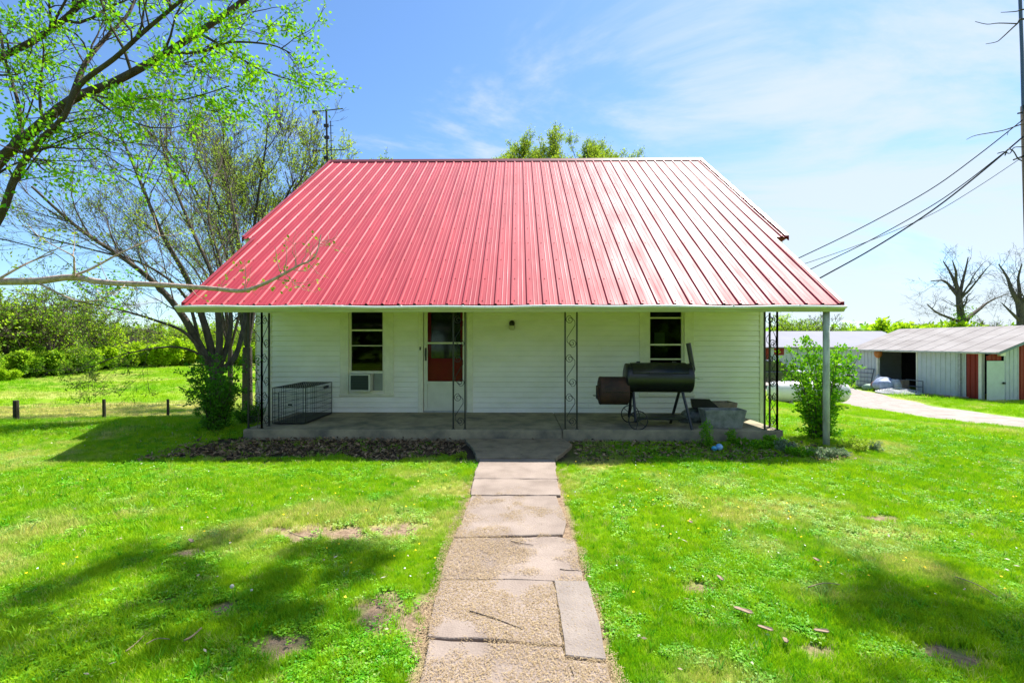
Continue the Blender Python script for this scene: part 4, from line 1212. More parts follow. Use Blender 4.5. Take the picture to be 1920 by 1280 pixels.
bt([(205, 530), (192, 505), (186, 480)], .003); bt([(270, 534), (276, 515), (272, 500)], .003)
bt([(528, 515), (520, 490), (516, 462)], .005); bt([(533, 510), (538, 480), (535, 448)], .004); bt([(458, 544), (461, 520), (459, 488)], .004); bt([(460, 515), (440, 500), (415, 535)], .002)
bt([(545, 505), (575, 508), (590, 492)], .004); bt([(400, 541), (430, 530), (455, 500)], .002)
for a, b_ in ((500, 530), (462, 525), (522, 540), (545, 530), (550, 538), (585, 485), (530, 508), (90, 435), (20, 500), (18, 478), (170, 515), (190, 492), (350, 432), (200, 545), (185, 550), (75, 455), (110, 440), (128, 436), (245, 545)):
    B.leaf(at(a, b_, 3.95), (0, 0, 1), 6, .045)
B.finish('budding_tree', 'pale bare limb, bark lightened as if sunlit, with small new leaves reaching across in front of the roof edge', 'tree', bb, BARK_L, LEAF_B, .042, .55)

# --- spreading many-stemmed tree beside the house
random.seed(33)
Tm = Tree()
def rej(q): return q.x > -6.15 and q.y < 20.5 and q.z < 9.0
TP = dict(levels=5, wander=.13, up=.035, rmin=.0026, leaf=3, leafp=.13, lspread=.10, nc=(4, 5, 4, 3, 3), ang=(18, 48), ratio=(.5, .8))
YT = 10.9
tb = at(408, 800, YT); tb.z = h1(tb.x, YT) - .1
cro = at(405, 705, YT)
Tm.limb(smooth([tb, tb.lerp(cro, .5) + Vector((.03, 0, 0)), cro]), .25, .21, 12)
def tl(ps, r0, r1, cnt, L, start=None):
    p_ = smooth([start or cro] + [at(a, b_, c) for a, b_, c in ps])
    Tm.limb(p_, r0, r1, 8); Tm.children_on(p_, r1 * .85, cnt, TP, L, 2, rej, f0=.3)
    return p_
tl([(375, 650, 10.8), (345, 595, 10.6), (300, 540, 10.4), (240, 490, 10.1), (150, 430, 9.8), (60, 350, 9.5)], .115, .022, 16, 1.5)
tl([(395, 650, 11), (378, 590, 11), (350, 520, 11.1), (300, 430, 11.2), (255, 320, 11.3), (225, 250, 11.3)], .11, .022, 18, 1.5)
tl([(412, 640, 11), (408, 580, 11.1), (400, 520, 11.2), (360, 430, 11.4), (320, 330, 11.6), (300, 250, 11.8)], .095, .02, 18, 1.5)
tl([(428, 640, 11.2), (432, 580, 11.4), (410, 480, 11.7), (390, 400, 12), (400, 330, 12.3)], .075, .02, 14, 1.4)
tl([(440, 670, 11.2), (455, 620, 11.6), (462, 560, 12.2), (450, 460, 13), (430, 350, 13.5)], .085, .02, 14, 1.5)
tl([(355, 630, 10.6), (290, 600, 10.3), (200, 575, 10.0), (110, 560, 9.7)], .05, .010, 12, 1.0)
tl([(375, 665, 10.6), (320, 650, 10.2), (230, 665, 9.9), (165, 690, 9.7)], .035, .008, 10, .8)
tl([(350, 560, 10.8), (280, 500, 10.6), (180, 470, 10.5), (60, 440, 10.3)], .045, .012, 12, 1.2, start=at(375, 650, 10.8))
Tm.finish('spreading_tree', 'nearly bare spreading tree with many stems beside the left end of the house', 'tree', tb, BARK, LEAF_B, .055, .6)

# --- taller trees behind
def rejroof(q):
    if not (RXL - .3 < q.x < RXR + .3): return False
    if q.y < YM or q.y > 2 * YR - YM: return False
    return q.z < ZR - SL * abs(q.y - YR) + .4
def tall(seed, px, Y, top, spread, stems, label, leafm, name='tall_tree', leafp=.5, lsz=.085, levels=4, bark=BARK_D, r0=.2, nleaf=2, wob=.12, lsp=.15, group=None, dome=False):
    random.seed(seed); t_ = Tree()
    x = xat(px, Y); b_ = Vector((x, Y, h1(x, Y) - .1)); Hh = top - b_.z
    P = dict(levels=levels, wander=wob, up=.06, rmin=.0045, leaf=nleaf, leafp=leafp, lspread=lsp, nc=(4, 5, 4, 3), ang=(18, 42), ratio=(.45, .7))
    f1 = b_ + Vector((0, 0, Hh * .22)); t_.limb(smooth([b_, f1]), r0, r0 * .8, 10)
    for k in range(stems):
        a = 2 * math.pi * k / stems + random.uniform(-.3, .3); s_ = spread * random.uniform(.45, 1)
        e_ = b_ + Vector((math.cos(a) * s_, math.sin(a) * s_, Hh * (random.uniform(.70, .86) if not dome else .93 - .20 * (s_ / spread) ** 2)))
        m_ = f1.lerp(e_, .5) + Vector((math.cos(a) * s_ * -.15, math.sin(a) * s_ * -.15, Hh * .05))
        p_ = smooth([f1, m_, e_]); t_.limb(p_, r0 * .45, .022, 7)
        t_.children_on(p_, .020, 14 if dome else 8, P, Hh * (.075 if dome else .15), 1, rejroof, f0=.3)
    return t_.finish(name, label, 'tree', b_, bark, leafm, lsz, .6, group)
tall(41, 464, 17.0, 11.2, 3.3, 9, 'tall twiggy tree budding pale green just behind the left gable', LEAF_B, leafp=.10, lsz=.09, nleaf=3)
tall(43, 590, 26.0, 13.4, 4.2, 8, 'airy upright tree with thin leaves behind the aerial mast', LEAF_B, leafp=.28, lsz=.13, nleaf=3)
tall(44, 432, 27.0, 12.6, 6.0, 9, 'hazy green twiggy tree rising behind the spreading tree at left', LEAF_B, leafp=.08, lsz=.12, nleaf=3, r0=.16)
tall(49, 1047, 29.0, 14.3, 5.0, 60, 'rounded leafy treetop showing above the middle of the red ridge', LEAF_B, leafp=.36, lsz=.10, nleaf=3, r0=.3, lsp=.2, dome=True, wob=.07)
# ivy-dark evergreen growth against the gable corner
# --- bare ivy-clad trees behind the metal shed
def baretree(seed, px, Y, tops, label, ivy=True):
    random.seed(seed); t_ = Tree()
    x = xat(px, Y); b_ = Vector((x, Y, h1(x, Y) - .1))
    P = dict(levels=4, wander=.16, up=.01, rmin=.008, leaf=0, leafp=0, lspread=.1, nc=(3, 4, 4, 3), ang=(22, 60), ratio=(.45, .75))
    last = None
    for (pts, r0, r1, cnt, L) in tops:
        p_ = smooth([at(a, c, Y + d) for a, c, d in pts]); t_.limb(p_, r0, r1, 8); t_.children_on(p_, max(r1 * .6, .03), cnt, P, L, 2, f0=.25)
        if last is None: last = p_
    tr = smooth([b_, last[0]]); t_.limb(tr, tops[0][1] * 1.1, tops[0][1], 10)
    if ivy:
        for q in tr + last[:len(last) // 2]:
            for _ in range(60): t_.leaf(Vector(q) + Vector((random.gauss(0, .5), random.gauss(0, .5), random.gauss(0, .6))), (0, 0, 1), 2, .2)
    return t_.finish('bare_tree', label, 'tree', b_, BARK, LEAF_G, .26, .7)
baretree(51, 1806, 60, [([(1806, 612, 0), (1800, 580, 0), (1797, 548, 0)], .45, .30, 5, 3.5), ([(1797, 548, 0), (1788, 525, 0), (1778, 505, .5), (1768, 490, 1)], .24, .05, 7, 2.2),
    ([(1797, 548, 0), (1792, 530, 0), (1792, 510, -.5), (1786, 490, -1)], .3, .05, 6, 2.0), ([(1799, 555, 0), (1804, 530, 0), (1811, 502, .5), (1815, 482, .5)], .24, .05, 7, 2.2),
    ([(1795, 550, 0), (1780, 535, 1), (1768, 526, 1), (1745, 527, 2)], .25, .05, 7, 2.2), ([(1810, 600, 0), (1835, 580, 1), (1855, 565, 2), (1885, 552, 3)], .3, .05, 11, 3.2), ([(1803, 605, 0), (1780, 596, -1), (1755, 585, -2), (1738, 570, -3)], .25, .05, 11, 3.0)],
    'leafless broken-topped tree with ivy on its trunk behind the metal shed roof')
baretree(52, 1917, 52, [([(1917, 612, 0), (1915, 585, 0), (1911, 565, 0)], .5, .35, 4, 2), ([(1911, 570, 0), (1897, 545, 0), (1888, 520, .5), (1872, 495, 1)], .3, .05, 8, 2.4),
    ([(1911, 565, 0), (1911, 545, 0), (1909, 520, 0), (1916, 495, -.5)], .25, .05, 7, 2.2), ([(1914, 603, 0), (1895, 585, 0), (1878, 568, .5)], .22, .05, 6, 1.5)], 'leafless forked tree at the far right beyond the metal shed', False)

# --- treeline prototypes, copied along the far edge of the field
def proto(seed, Hh, spread, nst, leafm, leafp, lsz, nleaf, bark=BARK, low=False, lsp=.5, levels=3):
    random.seed(seed); t_ = Tree()
    P = dict(levels=levels, wander=.15, up=.03, rmin=.02, leaf=nleaf, leafp=leafp, lspread=lsp, nc=(4, 4, 3), ang=(25, 60), ratio=(.5, .8))
    f1 = Vector((0, 0, Hh * (.05 if low else .2))); t_.limb(smooth([(0, 0, -.2), f1]), Hh * .025, Hh * .02, 7)
    for k in range(nst):
        a = 2 * math.pi * k / nst + random.uniform(-.4, .4); s_ = spread * random.uniform(.3, 1)
        e_ = Vector((math.cos(a) * s_, math.sin(a) * s_, Hh * random.uniform(.55, .95) * (1 - .25 * s_ / spread)))
        p_ = smooth([f1, f1.lerp(e_, .5) + Vector((0, 0, Hh * .04)), e_]); t_.limb(p_, Hh * .012, .02, 5)
        t_.children_on(p_, .03, 7, P, Hh * .24, 1, f0=.15)
    return t_.finish('treeline_tree', '', 'tree', (0, 0, 0), bark, leafm, lsz, .75)
pr = {
 'leafy': proto(61, 9, 3.2, 9, LEAF_F, .30, .30, 2),
 'leafy2': proto(62, 8, 3.4, 9, LEAF_Y, .45, .30, 2),
 'sparse': proto(63, 10, 3.3, 9, LEAF_F, .25, .28, 2),
 'bare': proto(64, 9, 3.2, 10, LEAF_F, .04, .25, 1, BARK),
 'dark': proto(65, 8, 2.8, 9, LEAF_G, .55, .34, 2),
 'bush': proto(66, 3.4, 2.6, 10, LEAF_F, 1, .30, 4, low=True),
 'bushy': proto(67, 3.4, 2.6, 10, LEAF_Y, 1, .30, 4, low=True),
 'bushd': proto(68, 3.2, 2.6, 10, LEAF_G, 1, .30, 4, low=True),
}
LAB = {'leafy': 'fresh green leafy tree in the treeline beyond the field', 'leafy2': 'yellow green leafy tree in the treeline beyond the field', 'sparse': 'tall thin leaved tree in the treeline beyond the field',
       'bare': 'grey leafless tree in the treeline beyond the field', 'dark': 'dark green tree in the treeline beyond the field', 'bush': 'green bush at the foot of the treeline',
       'bushy': 'bright yellow green bush at the foot of the treeline', 'bushd': 'dark green bush at the foot of the treeline'}
used = set()
def put(k, px, Y, sc, top=None, lab=None, name=None, grp=None):
    x = xat(px, Y); z = h1(x, Y)
    if k in used: o = copy_tree(pr[k])
    else: o = pr[k]; used.add(k)
    hts = {'leafy': 9, 'leafy2': 8, 'sparse': 10, 'bare': 9, 'dark': 8, 'bush': 3.4, 'bushy': 3.4, 'bushd': 3.2}
    if top is not None:
        dep = Y; zt = 1.75 + (640 - top) / 853 * dep; sc = (zt - z) / (hts[k] * 1.08)
    o.name = name or ('bush' if k.startswith('bush') else 'treeline_tree')
    o.location = (x, Y, z - .1); o.rotation_euler = (0, 0, random.uniform(0, 6.28))
    w_ = sc * random.uniform(.95, 1.1) if sc < 1.3 else sc
    o.scale = (w_, w_, sc)
    o['label'] = lab or LAB[k]; o['category'] = 'bush' if k.startswith('bush') else 'tree'
    o['group'] = grp or {'leafy': 'green trees of the treeline', 'leafy2': 'yellow green trees of the treeline', 'sparse': 'thin trees of the treeline', 'bare': 'bare trees of the treeline', 'dark': 'dark trees of the treeline',
                  'bush': 'green bushes under the treeline', 'bushy': 'yellow bushes under the treeline', 'bushd': 'dark bushes under the treeline'}[k]
    return o
random.seed(3); TL = []
for (k, px, Y, top) in [
    ('leafy', -120, 40, 500), ('sparse', -40, 44, 520), ('leafy', 20, 46, 535), ('sparse', 55, 50, 520), ('sparse', 95, 47, 530), ('sparse', 125, 52, 548), ('leafy2', 160, 55, 560), ('sparse', 195, 58, 568),
    ('bare', 60, 60, 560), ('bare', 5, 56, 560), ('bare', 130, 66, 575), ('bare', 225, 66, 600), ('dark', 215, 72, 605), ('bare', 250, 70, 608), ('bare', 275, 74, 605), ('leafy2', 312, 66, 602), ('bare', 295, 80, 612), ('leafy2', 350, 70, 606),
    ('dark', 340, 84, 606), ('leafy', 385, 76, 600), ('leafy2', 425, 72, 596), ('leafy', 460, 70, 590), ('leafy', 505, 76, 590), ('bare', 400, 82, 600), ('leafy2', -200, 38, 480), ('dark', -60, 52, 560),
    ('bush', 5, 43, 655), ('bushd', 40, 44.5, 660), ('bush', 68, 45.5, 655), ('bushd', 98, 47, 655), ('bush', 135, 50, 652), ('bushy', 165, 53, 645), ('bushd', 185, 56, 648), ('bushy', 205, 57, 650), ('bushy', 15, 41, 690), ('bush', -30, 41, 665),
    ('bushy', 300, 62, 635), ('bush', 330, 64, 640), ('bush', 230, 62, 655), ('bushd', 262, 66, 652), ('bushy', 355, 66, 640), ('bushy', 440, 66, 640), ('bush', 395, 68, 645), ('bush', 480, 68, 645)]:
    TL.append((px, k, put(k, px, Y, 1, top)))
ORD = ['leftmost', 'second from the left', 'third from the left', 'fourth from the left', 'fifth from the left', 'sixth from the left', 'seventh from the left', 'eighth from the left', 'ninth from the left', 'tenth from the left']
for kk in pr:
    vis = sorted([q for q in TL if q[1] == kk and q[0] >= 0], key=lambda q: q[0])
    for i_, q in enumerate(vis): q[2]['label'] = LAB[kk] + ', ' + ORD[i_]
for (k, px, Y, top, lab) in [('leafy', 1500, 95, 586, 'taller light green tree beyond the low white barn roof near the porch posts'), ('leafy2', 1465, 100, 592, 'yellow green tree beyond the low white barn behind the corner post'),
    ('bare', 1532, 100, 582, 'thin leafless tree beyond the low white barn beside the pipe post')]:
    put(k, px, Y, 1, top, lab, grp='trees over the white barn')
for i, px in enumerate(range(1560, 1775, 17)):
    put(['leafy', 'dark', 'leafy2', 'dark', 'leafy'][i % 5], px, 150 + 9 * (i % 3), 1, 604 + (i * 7) % 11, 'low green tree on the skyline between the two white barn roofs', grp='skyline trees at right')
put('bushy', 1715, 62, 1, 598, 'bright yellow green bush top just over the left end of the shed ridge', grp='bush over the shed ridge')
put('bare', 1745, 75, 1, 598, 'low grey bare tree left of the ivy-clad tree', grp='bare trees over the shed'); put('bare', 1860, 80, 1, 590, 'low grey bare tree right of the ivy-clad tree', grp='bare trees over the shed right')
# trees behind the camera: they are what the porch windows mirror
for (k, x, y, sc) in [('dark', -17, -22, 1.1), ('dark', -12.5, -20, 1.0), ('leafy', -22, -24, 1.2), ('dark', -9.5, -26, .9), ('bare', -6, -18, 1.2), ('leafy', 3, -34, 1.1), ('dark', 10, -22, 1.1), ('dark', 14.5, -20, 1.0), ('dark', 19, -24, 1.2), ('bushd', -14, -17, 1.3), ('bushd', 12, -18, 1.2), ('bush', -4, -24, 1.2)]:
    o = copy_tree(pr[k]); o.name = 'bush' if k.startswith('bush') else 'roadside_tree'; o.location = (x, y, -.1); o.rotation_euler = (0, 0, random.uniform(0, 6.28)); o.scale = (sc, sc, sc)
    o['label'] = {'dark': 'dark green tree', 'leafy': 'fresh green leafy tree', 'bare': 'leafless tree', 'bush': 'green bush', 'bushd': 'dark green bush'}[k] + ' across the lawn, mirrored in the porch windows'; o['category'] = 'bush' if 'bush' in k else 'tree'; o['group'] = {'dark': 'dark', 'leafy': 'leafy', 'bare': 'leafless', 'bush': 'bushy', 'bushd': 'dark bushy'}[k] + ' growth opposite the porch'
# far woods closing the horizon
n = 26000
a = rng.uniform(-1.15, 1.15, n); dd_ = rng.uniform(190, 330, n); x = np.sin(a) * dd_; y = np.cos(a) * dd_
top = 6 + 3.5 * value_noise(x, y, 14, 71) + 2 * value_noise(x, y, 4, 72)
z = H(x, y) + rng.random(n) ** .8 * top
D_ = rng.normal(size=(n, 3)); D_ /= np.linalg.norm(D_, axis=1)[:, None]
Vq, Fq = quads(np.stack([x, y, z], 1), D_, rng.uniform(1.2, 2.6, n), rng.uniform(1, 2, n))
fw = np_mesh('distant_woods', Vq, Fq, LEAF_F, kind='stuff'); fw['label'] = 'low far woods closing the horizon all round'; fw['category'] = 'woods'

# ------------------------------------------------------------------ shrubs and weeds
def shrub(seed, name, label, x, y, Hh, spread, nst, leafm, bark, nleaf, lsz, leafp=1, rad=.012, y0=0.2, group=None, lw=.6):
    random.seed(seed); t_ = Tree(); b_ = Vector((x, y, h1(x, y) - .03))
    for k in range(nst):
        a = random.uniform(0, 6.283); s_ = spread * math.sqrt(random.random())
        st = b_ + Vector((math.cos(a) * .16 * random.random(), math.sin(a) * .12, 0))
        e_ = b_ + Vector((math.cos(a) * s_, math.sin(a) * s_ * .8, Hh * random.uniform(.6, 1) * (1 - .2 * s_ / spread)))
        m_ = st.lerp(e_, .5) + Vector((-math.cos(a) * s_ * .2, 0, 0)); p_ = smooth([st, m_, e_], 4)
        t_.limb(p_, rad, rad * .3, 5)
        for q in p_[int(len(p_) * y0):]:
            for _ in range(2):
                d_ = Vector((random.gauss(0, 1), random.gauss(0, 1), random.gauss(.4, .6))).normalized(); L = random.uniform(.08, .24) * Hh * .55
                t_.limb([q, q + d_ * L * .5, q + d_ * L + Vector((0, 0, .02))], rad * .25, rad * .12, 3, False)
                for f in (.3, .5, .7, .85, 1):
                    if random.random() < leafp: t_.leaf(Vector(q) + d_ * L * f, d_, nleaf, .03)
    return t_.finish(name, label, 'shrub', b_, bark, leafm, lsz, lw, group, 'stems')
shrub(81, 'shrub', 'tall bright green leafy shrub behind the pipe post at the right porch corner', xat(1535, 8.5), 8.5, 2.1, .78, 34, LEAF_C, BARK, 3, .056, rad=.010, lw=.78)
shrub(82, 'shrub', 'green shrub with leaf colour darkened as backlit at the left porch corner below the spreading tree', xat(408, 8.9), 8.9, 1.55, .66, 30, LEAF_D, BARK_D, 3, .052, rad=.010, leafp=.95, lw=.7)
shrub(83, 'shrub', 'low dark leafy growth between the left wall corner and the tree', xat(470, 9.9), 9.9, .55, .45, 16, LEAF_D, BARK_D, 2, .045)
shrub(84, 'weed_clump', 'dark green weed standing in front of the porch edge by the balls', xat(1326, 7.7), 7.7, .48, .10, 7, LEAF_C, BARK, 2, .032, rad=.004)
shrub(85, 'weed_clump', 'small green weed against the porch edge below the grey trough', xat(1372, 7.85), 7.85, .32, .08, 5, LEAF_C, BARK, 2, .03, rad=.004)
shrub(86, 'weed_clump', 'taller thin weeds right of the pipe post', xat(1600, 7.5), 7.5, .32, .30, 12, LEAF_B, BARK, 1, .03, rad=.003)
shrub(87, 'weed_clump', 'grey green tuft of weeds out on the lawn right of the post', xat(1645, 7.4), 7.4, .20, .10, 9, LEAF_V, BARK, 1, .03, rad=.003)
shrub(88, 'weed_clump', 'little weed tuft in the leaf litter left of the walkway', xat(862, 6.9), 6.9, .10, .12, 8, LEAF_B, BARK, 1, .03, rad=.003)
for i, (px, Y, hh) in enumerate([(1430, 7.5, .18), (1470, 7.3, .22), (1500, 7.0, .20), (1540, 6.95, .18), (1455, 7.75, .22), (1565, 7.1, .14), (1400, 7.75, .14)]):
    o = shrub(90 + i, 'ground_cover', '', xat(px, Y), Y, hh, .22, 14, LEAF_V if i in (1, 3, 5) else LEAF_C, BARK, 2, .036, rad=.003)
    o['label'] = ['low dark green ground cover left of the shrub foot', 'pale variegated ground cover in front of the right porch corner', 'green ground cover under the shrub at the right corner', 'pale variegated leaves at the foot of the pipe post',
                  'green ground cover against the right end of the slab', 'small pale ground cover just right of the pipe post', 'sparse green ground cover below the grey trough'][i]
    o['category'] = 'ground cover'
for i, (px, Y) in enumerate([(318, 6.2), (352, 6.75), (582, 6.6)]):
    m = MB(); x = xat(px, Y); z = h1(x, Y)
    for k in range(5):
        a = k * 1.3; m.add([(x - .006, Y, z), (x + .006, Y, z), (x + math.cos(a) * .06, Y + math.sin(a) * .05, z + .14 + .03 * k % .05)], [(0, 1, 2)])
    tag(m.build('grass_clump', MATS['spring_leaf']), ['broad bladed clump at the left tip of the house shadow', 'broad bladed clump at the left end of the litter bed', 'broad bladed clump at the front of the litter bed'][i], 'grass clump')

# sprig growing up the left iron post
random.seed(12); sp_t = Tree(); p0 = Vector((xat(484, 8.12), 8.10, ZF + .01))
pts = smooth([p0, p0 + Vector((.03, .02, .5)), p0 + Vector((-.02, 0, .95)), p0 + Vector((.03, -.01, 1.25))]); sp_t.limb(pts, .005, .003, 5)
for q in pts[-6:]: sp_t.leaf(q, (0, 0, 1), 6, .06)
sp_t.finish('vine', 'small green vine sprig climbing the left corner iron post', 'vine', p0, BARK, LEAF_D, .05, .7, None, 'stem')

# ------------------------------------------------------------------ fence posts and wire
POSTW = mat('dark_fence_post', (.055, .048, .035), .95, vary=.5, vscale=8, bump=.5)
FP = [(30, 14.0, 750, .075), (195, 16.6, 748, .055), (315, 20.2, 748, .055)]
tops = []
for i, (px, Y, py, r) in enumerate(FP):
    x, zt = xz(px, py, Y); zb = h1(x, Y) - .15
    pt = MB().tube([(0, 0, zb - zt), (.01, 0, (zb - zt) / 2), (0, 0, -.02), (0, 0, 0)], [r * 1.05, r, r * .97, r * .8], 9)
    o = pt.build('fence_post', POSTW, None, False, (x, Y, zt)); tops.append(Vector((x, Y, zt)))
    tag(o, ['thick leaning wooden fence post nearest the left edge', 'thin dark fence post with a pale wrap near its foot', 'shortest fence post, farthest along towards the tree'][i], 'fence post')
    if i == 1:
        o2 = MB().tube([(0, 0, -.80), (0, 0, -.76)], r * 1.25, 9).build('wrap', GUTTER, o)
        for s_ in (1,): pass
extra = [Vector((-15.6, 11.2, 0)), None]
wr = MB()
ends = [Vector((-15.9, 9.0, h1(-15.9, 9) + .75))] + tops + [Vector((-15.2, 24.5, h1(-15.2, 24.5) + .8))]
for dz in (-.12, -.38, -.62):
    for i in range(len(ends) - 1):
        a, b_ = ends[i], ends[i + 1]; wr.tube([a + Vector((0, 0, dz)), a.lerp(b_, .5) + Vector((0, 0, dz - .03)), b_ + Vector((0, 0, dz))], .004, 4)
tag(wr.build('fence_wire', mat('old_wire', (.16, .15, .13), .7, metal=.4)), 'thin sagging wire strands strung between the three field fence posts', 'fence wire')

# ------------------------------------------------------------------ pole, wires, aerial
pole = thing('utility_pole', 'dark utility pole with a metal mast on top at the right edge', 'utility pole', (13.5, 12.0, h1(13.5, 12)))
pb = Vector((13.52, 12, h1(13.5, 12) - .3)); 
ptop = at(1923, 198, 12.0)
rel = lambda v: Vector(v) - Vector(pole.location)
MB().tube([rel(pb), rel(ptop)], [.15, .10], 12).build('pole', POSTW, pole, True)
mt_ = at(1912, -10, 12.0); MB().tube([rel(at(1918.5, 215, 12.0)), rel(at(1916, 100, 12.0)), rel(mt_)], .035, 8).build('mast', mat('blue_grey_conduit', (.08, .11, .16), .5, metal=.5), pole)
for (a, b_, c, d) in ((1908, 213, 1925, 210), (1900, 300, 1925, 290)):
    MB().tube([rel(at(a, b_, 12)), rel(at(c, d, 12))], .02, 6).build('bracket', IRON, pole)
lp_ = smooth([rel(at(1884, 292, 12)), rel(at(1890, 280, 11.9)), rel(at(1900, 284, 11.9)), rel(at(1908, 297, 12)), rel(at(1916, 302, 12))])
MB().tube(lp_, .014, 5).build('drip_loop', IRON, pole); 
MB().tube(smooth([rel(at(1870, 288, 12)), rel(at(1882, 285, 12)), rel(at(1893, 288, 12)), rel(at(1901, 277, 12)), rel(at(1918, 276, 12))]), .012, 5).build('drip_loop', IRON, pole)
WIREB = mat('power_cable', (.012, .014, .02), .5)
wl = [((1921, 222), (1740, 358), (1495, 485), .014, 'uppermost black wire running from the pole down to the house gable'),
      ((1921, 292), (1740, 405), (1504, 496), .008, 'faint thin wire, second of the lines from the pole to the gable'),
      ((1880, 288), (1740, 390), (1517, 506), .013, 'third wire from the pole to the gable, starting at the loop of cable'),
      ((1921, 254), (1740, 400), (1536, 522), .020, 'thickest lowest black service cable from the pole to the house')]
for i, (A, M_, Bq, r, lab) in enumerate(wl):
    a, m_, b_ = at(*A, 12.0), at(*M_, 12.3), at(*Bq, 12.7)
    e_ = b_ + (b_ - m_) * ((b_.x - 5.42) / (m_.x - b_.x)) * 1.0; e_.z += .15 * 1
    pts = smooth([a, a.lerp(m_, .5) + Vector((0, 0, -.05)), m_, m_.lerp(b_, .5) + Vector((0, 0, -.06)), b_, e_], 6)
    tag(MB().tube(pts, r, 6).build('power_line', WIREB), lab, 'power line', 'wires from the pole to the house')
an = thing('tv_aerial', 'dark aerial mast with two crossbars standing behind the left end of the ridge', 'aerial', (xat(615, 19.8), 19.8, 0))
def ar(px, py, y=19.8): return at(px, py, y) - Vector(an.location)
MB().tube([Vector((0, 0, -.5)), ar(614, 310), ar(612, 206)], .045, 8).build('mast', IRON, an)
MB().tube([ar(589, 210, 20.0), ar(643, 204, 19.6)], .022, 6).build('crossbar', IRON, an)
MB().tube([ar(588, 283, 20.0), ar(646, 281, 19.6)], .022, 6).build('crossbar', IRON, an)
MB().tube([ar(620, 228), ar(622, 312)], .022, 6).build('side_rod', IRON, an)
for (a, b_) in ((591, 211), (591, 284), (612, 236), (613, 258), (612, 296)):
    q = ar(a, b_); MB().box(q.x - .10, q.x + .10, q.y - .05, q.y + .05, q.z - .06, q.z + .06).build('clamp', IRON, an)
for k in range(5):
    q = ar(621, 236 + k * 14); MB().tube([q + Vector((-.08, 0, 0)), q + Vector((.1, 0, 0))], .012, 5).build('rung', IRON, an)
tw = Tree(); random.seed(77)
tbx = Vector((11.5, 5.6, h1(11.5, 5.6)))
tw.limb(smooth([tbx, tbx + Vector((-.2, .1, 3)), (10.2, 6.2, 6.5), (8.5, 5.5, 7.6), (5.5, 5.3, 8.2), (3.8, 5.3, 8.1)]), .28, .04, 9)
ovl = smooth([(8.5, 5.5, 7.6), (5.5, 5.3, 8.2), (3.8, 5.3, 8.1)])

for ps, r0 in (([(2150, 40), (1990, 10), (1920, 18), (1905, 22), (1876, 24)], .02), ([(2150, 40), (1990, 40), (1920, 36), (1907, 45), (1880, 70), (1868, 79), (1848, 83)], .02), ([(1907, 45), (1872, 44), (1850, 46), (1828, 41)], .008),
               ([(2150, 260), (1990, 215), (1920, 232), (1880, 245), (1830, 254), (1812, 262)], .014), ([(1905, 235), (1892, 245), (1888, 254)], .004)):
    p_ = smooth([at(a, b_, 6.2) for a, b_ in ps], 4); tw.limb(p_, r0, .003, 5)
tw.limb(smooth([(10.6, 6.0, 5.2), at(2150, 40, 6.2)]), .06, .02, 6); tw.limb(smooth([(11.2, 5.7, 3.4), at(2150, 260, 6.2)]), .05, .014, 6)
for (a, b_, z, rr, n) in ((1880, 1190, 8.8, .42, 55), (1800, 1140, 9.0, .40, 48), (1700, 1130, 9.0, .32, 34), (1620, 1090, 9.2, .26, 18), (1730, 1180, 8.9, .34, 34), (1860, 1260, 8.6, .5, 66), (1930, 1230, 8.6, .5, 60), (1600, 1150, 9.1, .26, 18)):
    c_ = Vector(over(a, b_, z - 1.2))
    subs = [Vector((random.gauss(0, 1), random.gauss(0, 1), random.gauss(0, .6))) * rr * .55 for _ in range(10)]
    for k_ in range(n): tw.leaf(c_ + subs[k_ % 10] + Vector((random.gauss(0, 1), random.gauss(0, 1), random.gauss(0, .5))) * rr * .18, (0, 0, -1), 26, .16)
    tw.limb(smooth([ovl[min(range(len(ovl)), key=lambda i: (Vector(ovl[i]) - c_).length)], c_]), .02, .006, 5, False)
tw.finish('overhanging_tree', 'thin dark bare twigs dangling in at the upper right corner', 'tree', tbx, BARK_D, LEAF_A, .052, .62)

# ------------------------------------------------------------------ sheds
SHW = mat('white_metal_siding', (.50, .54, .55), .5, vary=.12, vscale=3, spec=.4)
SHR = mat('red_metal_siding', (.26, .025, .012), .5, vary=.15, vscale=3)
SHROOF = mat('galvanised_roof', (.29, .27, .265), .8, spec=.15, vary=.2, vscale=1.2, dark=(.20, .18, .175), stretch=(1, .4, 1))
def ribbed(A, Bp, z0, z1, m, name, parent, rib=.23, dep=.03, ztop=None):
    """vertical ribbed metal wall panel from A to B (xy), outward normal on the left of A->B"""
    A = Vector((A[0], A[1])); Bp = Vector((Bp[0], Bp[1])); L = (Bp - A).length; u = (Bp - A) / L; nn = Vector((-u.y, u.x))
    prof = []; s = 0
    while s < L - .001:
        for q, d in ((0, 0), (.30, 0), (.36, dep), (.46, dep), (.52, 0)):
            if s + q * rib * 1 < L: prof.append((s + q * rib, d))
        s += rib
    prof.append((L, 0)); m_ = MB(); vs = []
    for s, d in prof:
        p = A + u * s + nn * d; zt = z1 if ztop is None else z1 + (ztop - z1) * s / L
        vs += [(p.x, p.y, z0), (p.x, p.y, zt)]
    n_ = len(prof)
    m_.add(vs, [(2 * i + 2, 2 * i, 2 * i + 1, 2 * i + 3) for i in range(n_ - 1)]); return m_.build(name, m, parent)
shed = thing('machine_shed', 'white and red metal shed with an open dark doorway beside the driveway', 'shed', (0, 0, 0))
A = Vector((23.85, 22.9)); Bc = Vector((22.9, 30.9)); u = (Bc - A).normalized(); L = (Bc - A).length; nR = Vector((u.y, -u.x))   # towards the right
def sp(s, off=0.0): p = A + u * s - nR * off; return (p.x, p.y)
Zg = h1(23.5, 25) - .15; Ze = 1.33; Wd = 6.8; Zr = 2.55
